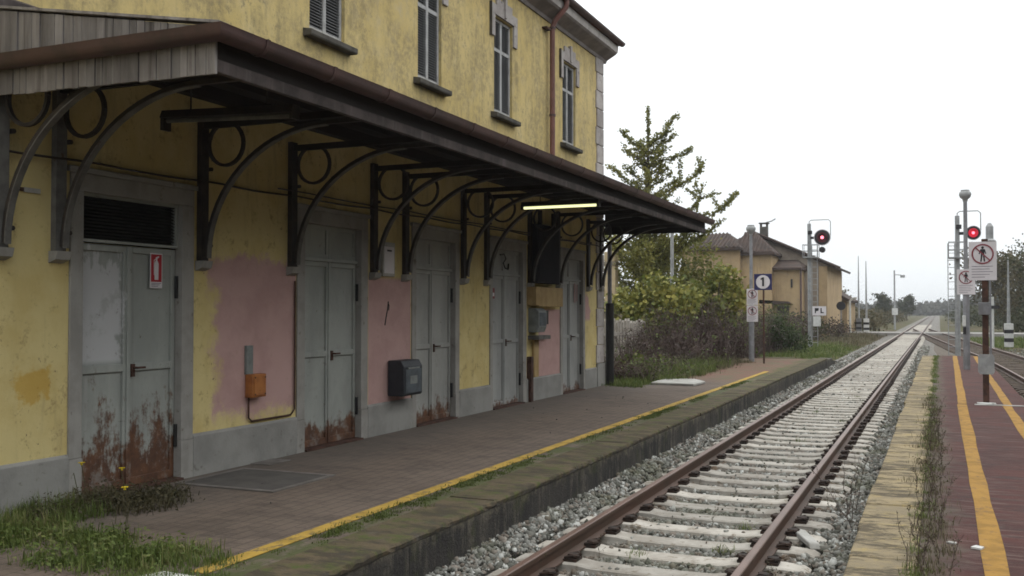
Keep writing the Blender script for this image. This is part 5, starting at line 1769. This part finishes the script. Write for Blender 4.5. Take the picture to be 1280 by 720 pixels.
# corner of the near platform
c1 = np.concatenate([clumps(22, -6.6, -5.4, 4.95, 5.5, P1Z), clumps(30, -5.5, -4.6, 4.75, 5.45, P1Z), clumps(10, -6.6, -6.1, 4.9, 5.3, P1Z)])
grass('platform_grass', c1, 5200, .04, .21, .004, .009, 'grass', 'bright green grass growing on the near platform corner', .07)
grass('platform_grass', clumps(26, -6.85, -6.2, 5.3, 6.2, P1Z), 2800, .06, .26, .004, .008, 'grass', 'green grass at the wall base left of the first door', .06)
c2 = np.concatenate([clumps(24, -6.8, -6.3, 5.75, 6.7, P1Z), clumps(16, -6.5, -5.9, 6.2, 7.0, P1Z)])
grass('dark_weeds', c2, 2400, .05, .22, .005, .012, 'dark_weed', 'dark withered weeds before the first door', .09, 1.2, cat='weeds')
def ground_leaves(name, pts, n, spread, h, smin, smax, mat, label):
    i = rng.integers(0, len(pts), n)
    P_ = np.asarray(pts)[i] + rng.normal(size=(n, 3)) * [spread, spread, 0]
    P_[:, 2] += np.abs(rng.normal(size=n)) * h
    V_, F_ = leaves(P_, rng.uniform(smin, smax, n), .3, .5)
    np_mesh(name, V_, F_, mat, kind='stuff', label=label, cat='weeds')
ground_leaves('creeping_weeds', c2, 3200, .09, .07, .02, .05, 'dark_weed', 'creeping brownish weeds on the paving before the first door')
ground_leaves('creeping_weeds', c1, 2600, .10, .05, .02, .055, 'grass', 'small leafy weeds among the platform grass')
fl = MB()
for (x, y_, h) in ((-6.35, 6.0, .42), (-6.28, 6.35, .33), (-5.45, 5.55, .36), (-5.42, 5.5, .30), (-6.38, 5.95, .36), (-5.9, 5.9, .3)):
    fl.tube([(x, y_, P1Z), (x + .02, y_ + .01, P1Z + h * .6), (x + .01, y_ - .02, P1Z + h)], .004, 4)
fl.build('flower_stalks', 'dark_weed', None, kind='stuff', label='thin flower stalks in the platform weeds', cat='weeds')
for q, (x, y_, h, lb) in enumerate(((-6.34, 5.98, .43, 'yellow flower on the tallest stalk near the first door'), (-6.27, 6.34, .34, 'small yellow flower just below the first door corner'),
                                    (-5.44, 5.53, .37, 'yellow flower standing in the green grass nearer the yellow line'))):
    m = MB()
    for p in range(7):
        a = p * 2 * math.pi / 7
        m.add([(x, y_, P1Z + h), (x + .022 * math.cos(a - .4), y_ + .022 * math.sin(a - .4), P1Z + h + .012), (x + .03 * math.cos(a), y_ + .03 * math.sin(a), P1Z + h + .006), (x + .022 * math.cos(a + .4), y_ + .022 * math.sin(a + .4), P1Z + h + .012)], [(0, 1, 2, 3)])
    m.tube([(x, y_, P1Z + h - .012), (x, y_, P1Z + h + .01)], .009, 6)
    m.build('flower', 'flower', None, label=lb, cat='flower')
# moss and grass along the yellow line
mp = np.stack([-4.17 + rng.normal(size=900) * .05, 4.6 + 19 * rng.random(900), np.full(900, P1Z)], 1)
sel = (np.sin(mp[:, 1] * 2.1) + np.sin(mp[:, 1] * .83 + 1) + rng.normal(size=900) * .6) > .1
grass('moss_strip', mp[sel], 15000, .008, .045, .004, .010, 'moss', 'green moss and tiny grass beside the yellow line', .035, 1.0, cat='moss')
grass('moss_strip', clumps(30, -4.75, -4.15, 4.4, 5.5, P1Z), 3500, .02, .11, .004, .008, 'grass', 'grass around the near end of the yellow line', .06)
# past the building
grass('verge_grass', clumps(160, -8.0, -5.95, 20.6, 25.0, .18), 11000, .05, .22, .008, .016, 'grass', 'green grass patch behind the station corner', .12)
grass('verge_grass', clumps(110, -6.35, -5.7, 23.0, 33.0, .15), 5200, .08, .34, .008, .018, 'dry_grass', 'straggly dry grass along the back of the far platform', .15)
grass('verge_grass', clumps(80, -6.5, -5.7, 22.6, 30.0, .14), 4200, .25, .75, .008, .018, 'grass', 'tall green weeds in front of the brambles', .12, .7)
grass('verge_grass', clumps(360, -7.6, -4.4, 41, 62, 0), 15000, .08, .30, .016, .034, 'grass', 'bright grass around the foot of the left signal', .25, zfun=gheight)
grass('verge_grass', clumps(300, -9, -4.3, 58, 88, 0), 9000, .12, .45, .02, .05, 'dry_grass', 'dull grass between signal and level crossing', .3, zfun=gheight)
grass('verge_grass', clumps(240, 2.0, 12, 62, 86, 0), 8000, .15, .5, .03, .06, 'grass', 'grass by the right track before the crossing', .4, zfun=gheight)
# weeds in the seam of the red platform
sy = 5.6 + 14.5 * rng.random(120) ** 1.5
sx_ = -.12 + .05 * rng.normal(size=120) + np.where(sy < 9.5, .05, 0)
seam = np.stack([sx_, sy, np.full(120, P2Z)], 1)
grass('seam_weeds', seam, 4200, .03, .14, .003, .007, 'dry_grass', 'dry weeds in the seam of the red platform', .06, .7, cat='weeds')
seam2 = np.stack([-.13 + .03 * rng.normal(size=160), rng.uniform(6, 39, 160), np.full(160, P2Z)], 1)
grass('seam_weeds', seam2, 6000, .02, .11, .004, .008, 'grass', 'low green growth in the seam of the red platform', .04, .8, cat='weeds')
def stalks(n, x0, x1, y0, y1, z, h0, h1, label, r=.0028, mat='twig', leafy=3):
    b = np.stack([rng.uniform(x0, x1, n), rng.uniform(y0, y1, n), np.full(n, z)], 1)
    d = rng.normal(size=(n, 3)) * [.25, .25, 0]
    h = rng.uniform(h0, h1, n)
    t = np.linspace(0, 1, 6)
    p = b[:, None, :] + d[:, None, :] * (h[:, None] * t ** 1.5)[..., None] + np.array([0, 0, 1.]) * (h[:, None] * t)[..., None]
    p[:, 1:] += rng.normal(size=(n, 5, 3)) * .008
    si = rng.integers(0, n, n * 5)
    ti = rng.integers(1, 5, n * 5)
    sb_ = p[si, ti]
    dv = rng.normal(size=(n * 5, 3)) * .6
    dv[:, 2] = np.abs(dv[:, 2]) + .5
    sp_2 = limb_paths(sb_, sb_ + dv * (h[si] * .22)[:, None], 6, 0)
    V1, F1 = twigs(p, np.linspace(r, r * .5, 6)[None].repeat(n, 0))
    V2, F2 = twigs(sp_2, np.linspace(r * .6, r * .25, 6)[None].repeat(n * 5, 0))
    P_ = along(np.concatenate([p, sp_2]), n * leafy * 8, .008)
    V3, F3 = leaves(P_, rng.uniform(.012, .028, len(P_)), 0, .4)
    root = empty('dry_stalks', (float((x0 + x1) / 2), float((y0 + y1) / 2), z), kind='stuff', label=label, cat='weeds')
    V, F = join([(V1, F1), (V2, F2)])
    np_mesh('stems', V, F, mat, root, kind='stuff')
    np_mesh('leaves', V3, F3, 'dark_weed', root, kind='stuff')
stalks(34, -.20, .04, 6.3, 10.8, P2Z, .15, .40, 'tall dry stalks on the near seam of the red platform')
stalks(22, -.16, .02, 10.5, 17, P2Z, .15, .4, 'dry stalks farther along the red platform seam')
stalks(5, -.86, -.74, 9.6, 10.3, -.2, .5, .85, 'thin dark stalk standing in the ballast beside the red platform', .004)
stalks(10, -3.0, -1.0, 7.0, 14.0, -.2, .12, .28, 'small green weeds between the sleepers', .002, 'dark_weed')
stalks(12, 1.3, 2.6, 18, 27, -.2, .5, 1.2, 'tall stalks along the right edge of the red platform', .006)
grass('track_weeds', np.stack([rng.uniform(-3.4, -.8, 26), rng.uniform(6, 26, 26), np.full(26, -.21)], 1), 1500, .04, .14, .004, .009, 'grass', 'green tufts sprouting in the ballast', .05, .9, cat='weeds')
grass('track_weeds', clumps(120, 1.5, 3.2, 19.5, 60, -.26), 5200, .06, .3, .008, .018, 'dry_grass', 'weeds along the right side of the red platform', .12, .8, cat='weeds')

# litter and odd stones
m = MB()
m.add([(-4.62, 4.80, P1Z + .002), (-4.30, 4.68, P1Z + .002), (-4.12, 4.80, P1Z + .002), (-4.22, 4.94, P1Z + .002), (-4.52, 4.96, P1Z + .002), (-4.54, 4.82, P1Z + .016), (-4.30, 4.74, P1Z + .02), (-4.18, 4.82, P1Z + .014), (-4.27, 4.90, P1Z + .016), (-4.5, 4.91, P1Z + .018)],
      [(0, 1, 6, 5), (1, 2, 7, 6), (2, 3, 8, 7), (3, 4, 9, 8), (4, 0, 5, 9), (5, 6, 7, 8, 9)])
m.build('broken_kerb', 'white_stone', None, bevel=.012, label='whitish broken concrete lump at the near end of the yellow line', cat='stone')
MB().prism([(.185, 7.55), (.25, 7.52), (.27, 7.58), (.22, 7.62)], P2Z + .003, P2Z + .016, 'z').build('litter', 'white', None, label='scrap of white paper beside the yellow line on the red platform', cat='litter')
MB().prism([(.03, 7.66), (.09, 7.63), (.10, 7.68), (.05, 7.70)], P2Z + .003, P2Z + .012, 'z').build('litter', 'slab', None, label='grey scrap left of the white paper on the red platform', cat='litter')
m = MB().add([(-1.26, 9.30, -.15), (-1.10, 9.28, -.17), (-.93, 8.80, -.17), (-1.02, 8.74, -.16), (-1.25, 9.30, -.10), (-1.12, 9.27, -.11), (-.95, 8.82, -.12), (-1.03, 8.77, -.11)],
             [(0, 3, 2, 1), (4, 5, 6, 7), (0, 1, 5, 4), (1, 2, 6, 5), (2, 3, 7, 6), (3, 0, 4, 7)])
m.build('concrete_chunk', 'slab', None, bevel=.012, label='pale concrete chunk leaning against the right rail', cat='stone')
V, F = stones(np.stack([rng.uniform(-6.4, -4.5, 26), rng.uniform(5.5, 20, 26), np.full(26, P1Z + .006)], 1), rng.uniform(.012, .03, 26))
np_mesh('platform_grit', V, F, 'hatch', kind='stuff', label='scattered dark grit and leaf bits on the near platform', cat='grit')

# trees on the right and in the distance
def leaf_tree(name, base, h, r, n, mat, label, smin=.14, smax=.28, bare=0, group=None):
    b = np.asarray(base, float)
    t = empty(name, tuple(base), label=label, cat='tree', group=group)
    MB().tube([tuple(b), tuple(b + [.05, 0, h * .35]), tuple(b + [-.05, .05, h * .7]), tuple(b + [0, 0, h * .96])], [h * .022, h * .017, h * .009, .01], 8).build('trunk', 'bark', t, smooth=50)
    nb_ = 26
    hh_ = rng.uniform(.18, .85, nb_) * h
    a = rng.uniform(0, 2 * np.pi, nb_)
    L = r * (1.05 - .55 * np.abs(hh_ / h - .45)) * rng.uniform(.6, 1.1, nb_)
    base_ = b + np.stack([np.zeros(nb_), np.zeros(nb_), hh_], 1)
    tip = base_ + np.stack([np.cos(a) * L, np.sin(a) * L, L * rng.uniform(.25, .8, nb_)], 1)
    pp = limb_paths(base_, tip, 6, .02)
    sbi = rng.integers(0, nb_, 110)
    s0 = pp[sbi, rng.integers(2, 6, 110)]
    dv = rng.normal(size=(110, 3))
    dv[:, 2] = np.abs(dv[:, 2])
    ss = limb_paths(s0, s0 + dv * r * .22, 6, 0)
    V, F = twigs(np.concatenate([pp, ss]), np.concatenate([np.linspace(h * .009, h * .0025, 6)[None].repeat(nb_, 0), np.linspace(h * .003, h * .001, 6)[None].repeat(110, 0)]))
    np_mesh('branches', V, F, 'bark', t)
    if n:
        P_ = np.concatenate([along(pp, n // 2, r * .13, .3), along(ss, n // 2, r * .12, .1)])
        V, F = leaves(P_, rng.uniform(smin, smax, len(P_)), 0, .75)
        np_mesh('crown', V, F, mat, t)
leaf_tree('roadside_tree', (6.4, 68, -.1), 5.6, 2.3, 3200, 'tree_leaf', 'dark leafy tree at the right edge behind the barrier box')
leaf_tree('roadside_tree', (8.4, 74, -.1), 6.2, 2.6, 3600, 'tree_leaf', 'broader dark tree just right of the barrier tree')
leaf_tree('bare_tree', (8.6, 60, -.1), 9.0, 3.0, 700, 'autumn', 'nearly bare tree at the right edge of the picture')
leaf_tree('roadside_tree', (5.4, 100, -.1), 6.2, 3.4, 5200, 'autumn', 'brownish tree beyond the level crossing on the right', .2, .36)
leaf_tree('roadside_tree', (9.5, 112, -.1), 7.0, 3.6, 5200, 'tree_leaf', 'dark tree far behind the right barrier', .2, .36)
leaf_tree('far_tree', (-11.5, 118, -.1), 4.6, 2.0, 2600, 'autumn', 'small far tree behind the small house', .2, .36)
leaf_tree('far_tree', (-8.2, 175, -.2), 4.4, 1.5, 2200, 'tree_leaf', 'slim far tree left of the street lamp', .25, .45)
leaf_tree('far_tree', (-5.6, 200, -.2), 4.8, 1.4, 2000, 'tree_leaf', 'slim far tree right of the street lamp', .25, .45)
def hedge_mass(name, xs, ys, hs, ws, n, mat, label, smin, smax, trunks=False):
    t = empty(name, (float(np.mean(xs)), float(np.mean(ys)), -.2), kind='stuff', label=label, cat='scrub')
    c = np.stack([xs, ys, np.asarray(hs) * .45 - .1], 1)
    r_ = np.stack([ws, np.asarray(ws) * 1.2, np.asarray(hs) * .55], 1)
    crown(c, r_, n, smin, smax, mat, t, 'foliage', .7, .35)
    if trunks:
        b_ = np.stack([xs, ys, np.full(len(xs), -.3)], 1)
        V_, F_ = twigs(limb_paths(b_, b_ + np.stack([np.zeros(len(xs)), np.zeros(len(xs)), np.asarray(hs) * .8], 1), 6, 0), np.linspace(.2, .06, 6)[None].repeat(len(xs), 0))
        np_mesh('trunks', V_, F_, 'bark', t, kind='stuff')
q = 26
hedge_mass('track_scrub', rng.uniform(-11.5, -5.6, q), np.linspace(97, 190, q), rng.uniform(1.3, 2.5, q), rng.uniform(1.4, 2.4, q), 11000, 'autumn', 'brown scrub left of the track beyond the crossing', .2, .4)
hedge_mass('track_scrub', rng.uniform(-10.5, -6.8, 16), np.linspace(60, 90, 16), rng.uniform(.9, 1.9, 16), rng.uniform(.7, 1.4, 16), 9000, 'bramble_leaf', 'dark scrub between left signal and crossing', .1, .2)
hedge_mass('track_scrub', 2.4 + 6.5 * rng.random(34) ** .8, np.linspace(97, 240, 34), rng.uniform(1.4, 3.0, 34), rng.uniform(1.4, 2.4, 34), 15000, 'tree_leaf', 'dark green scrub right of the track beyond the crossing', .2, .42)
q = 150
hedge_mass('far_woodland', rng.uniform(-260, 160, q), rng.uniform(380, 520, q), rng.uniform(3.5, 7.0, q), rng.uniform(5, 10, q), 42000, 'wood_far', 'hazy far woodland along the horizon', 1.2, 2.6)
hedge_mass('far_woodland', rng.uniform(6, 60, 40), rng.uniform(150, 330, 40), rng.uniform(4, 8, 40), rng.uniform(3, 6, 40), 14000, 'wood_far', 'nearer woodland to the right of the line', .5, 1.1)

# added out-of-view trees across the tracks, put there to block the low sky light
q = 42
ty = np.linspace(-26, 62, q)
hedge_mass('added_shade_trees', rng.uniform(11.5, 14.5, q), ty, rng.uniform(8.0, 11.5, q), rng.uniform(2.4, 3.4, q), 110000, 'tree_leaf', 'added unseen row of tall trees shading the station front', .28, .55, True)

# ------------------------------------------------------------------ air
HAZE = 0.0005
def haze():
    m = bpy.data.materials.new('haze_air')
    m.use_nodes = True
    nt = m.node_tree
    nt.nodes.clear()
    o = nt.nodes.new('ShaderNodeOutputMaterial')
    v = nt.nodes.new('ShaderNodeVolumePrincipled')
    v.inputs['Color'].default_value = (.92, .94, .98, 1)
    v.inputs['Density'].default_value = HAZE
    v.inputs['Anisotropy'].default_value = .2
    nt.links.new(v.outputs[0], o.inputs['Volume'])
    MT['haze'] = m
    MB().box(-1600, 1600, -80, 3600, -1.5, 16).build('haze', 'haze', None, kind='stuff', label='thin grey haze in the damp air', cat='haze')
haze()
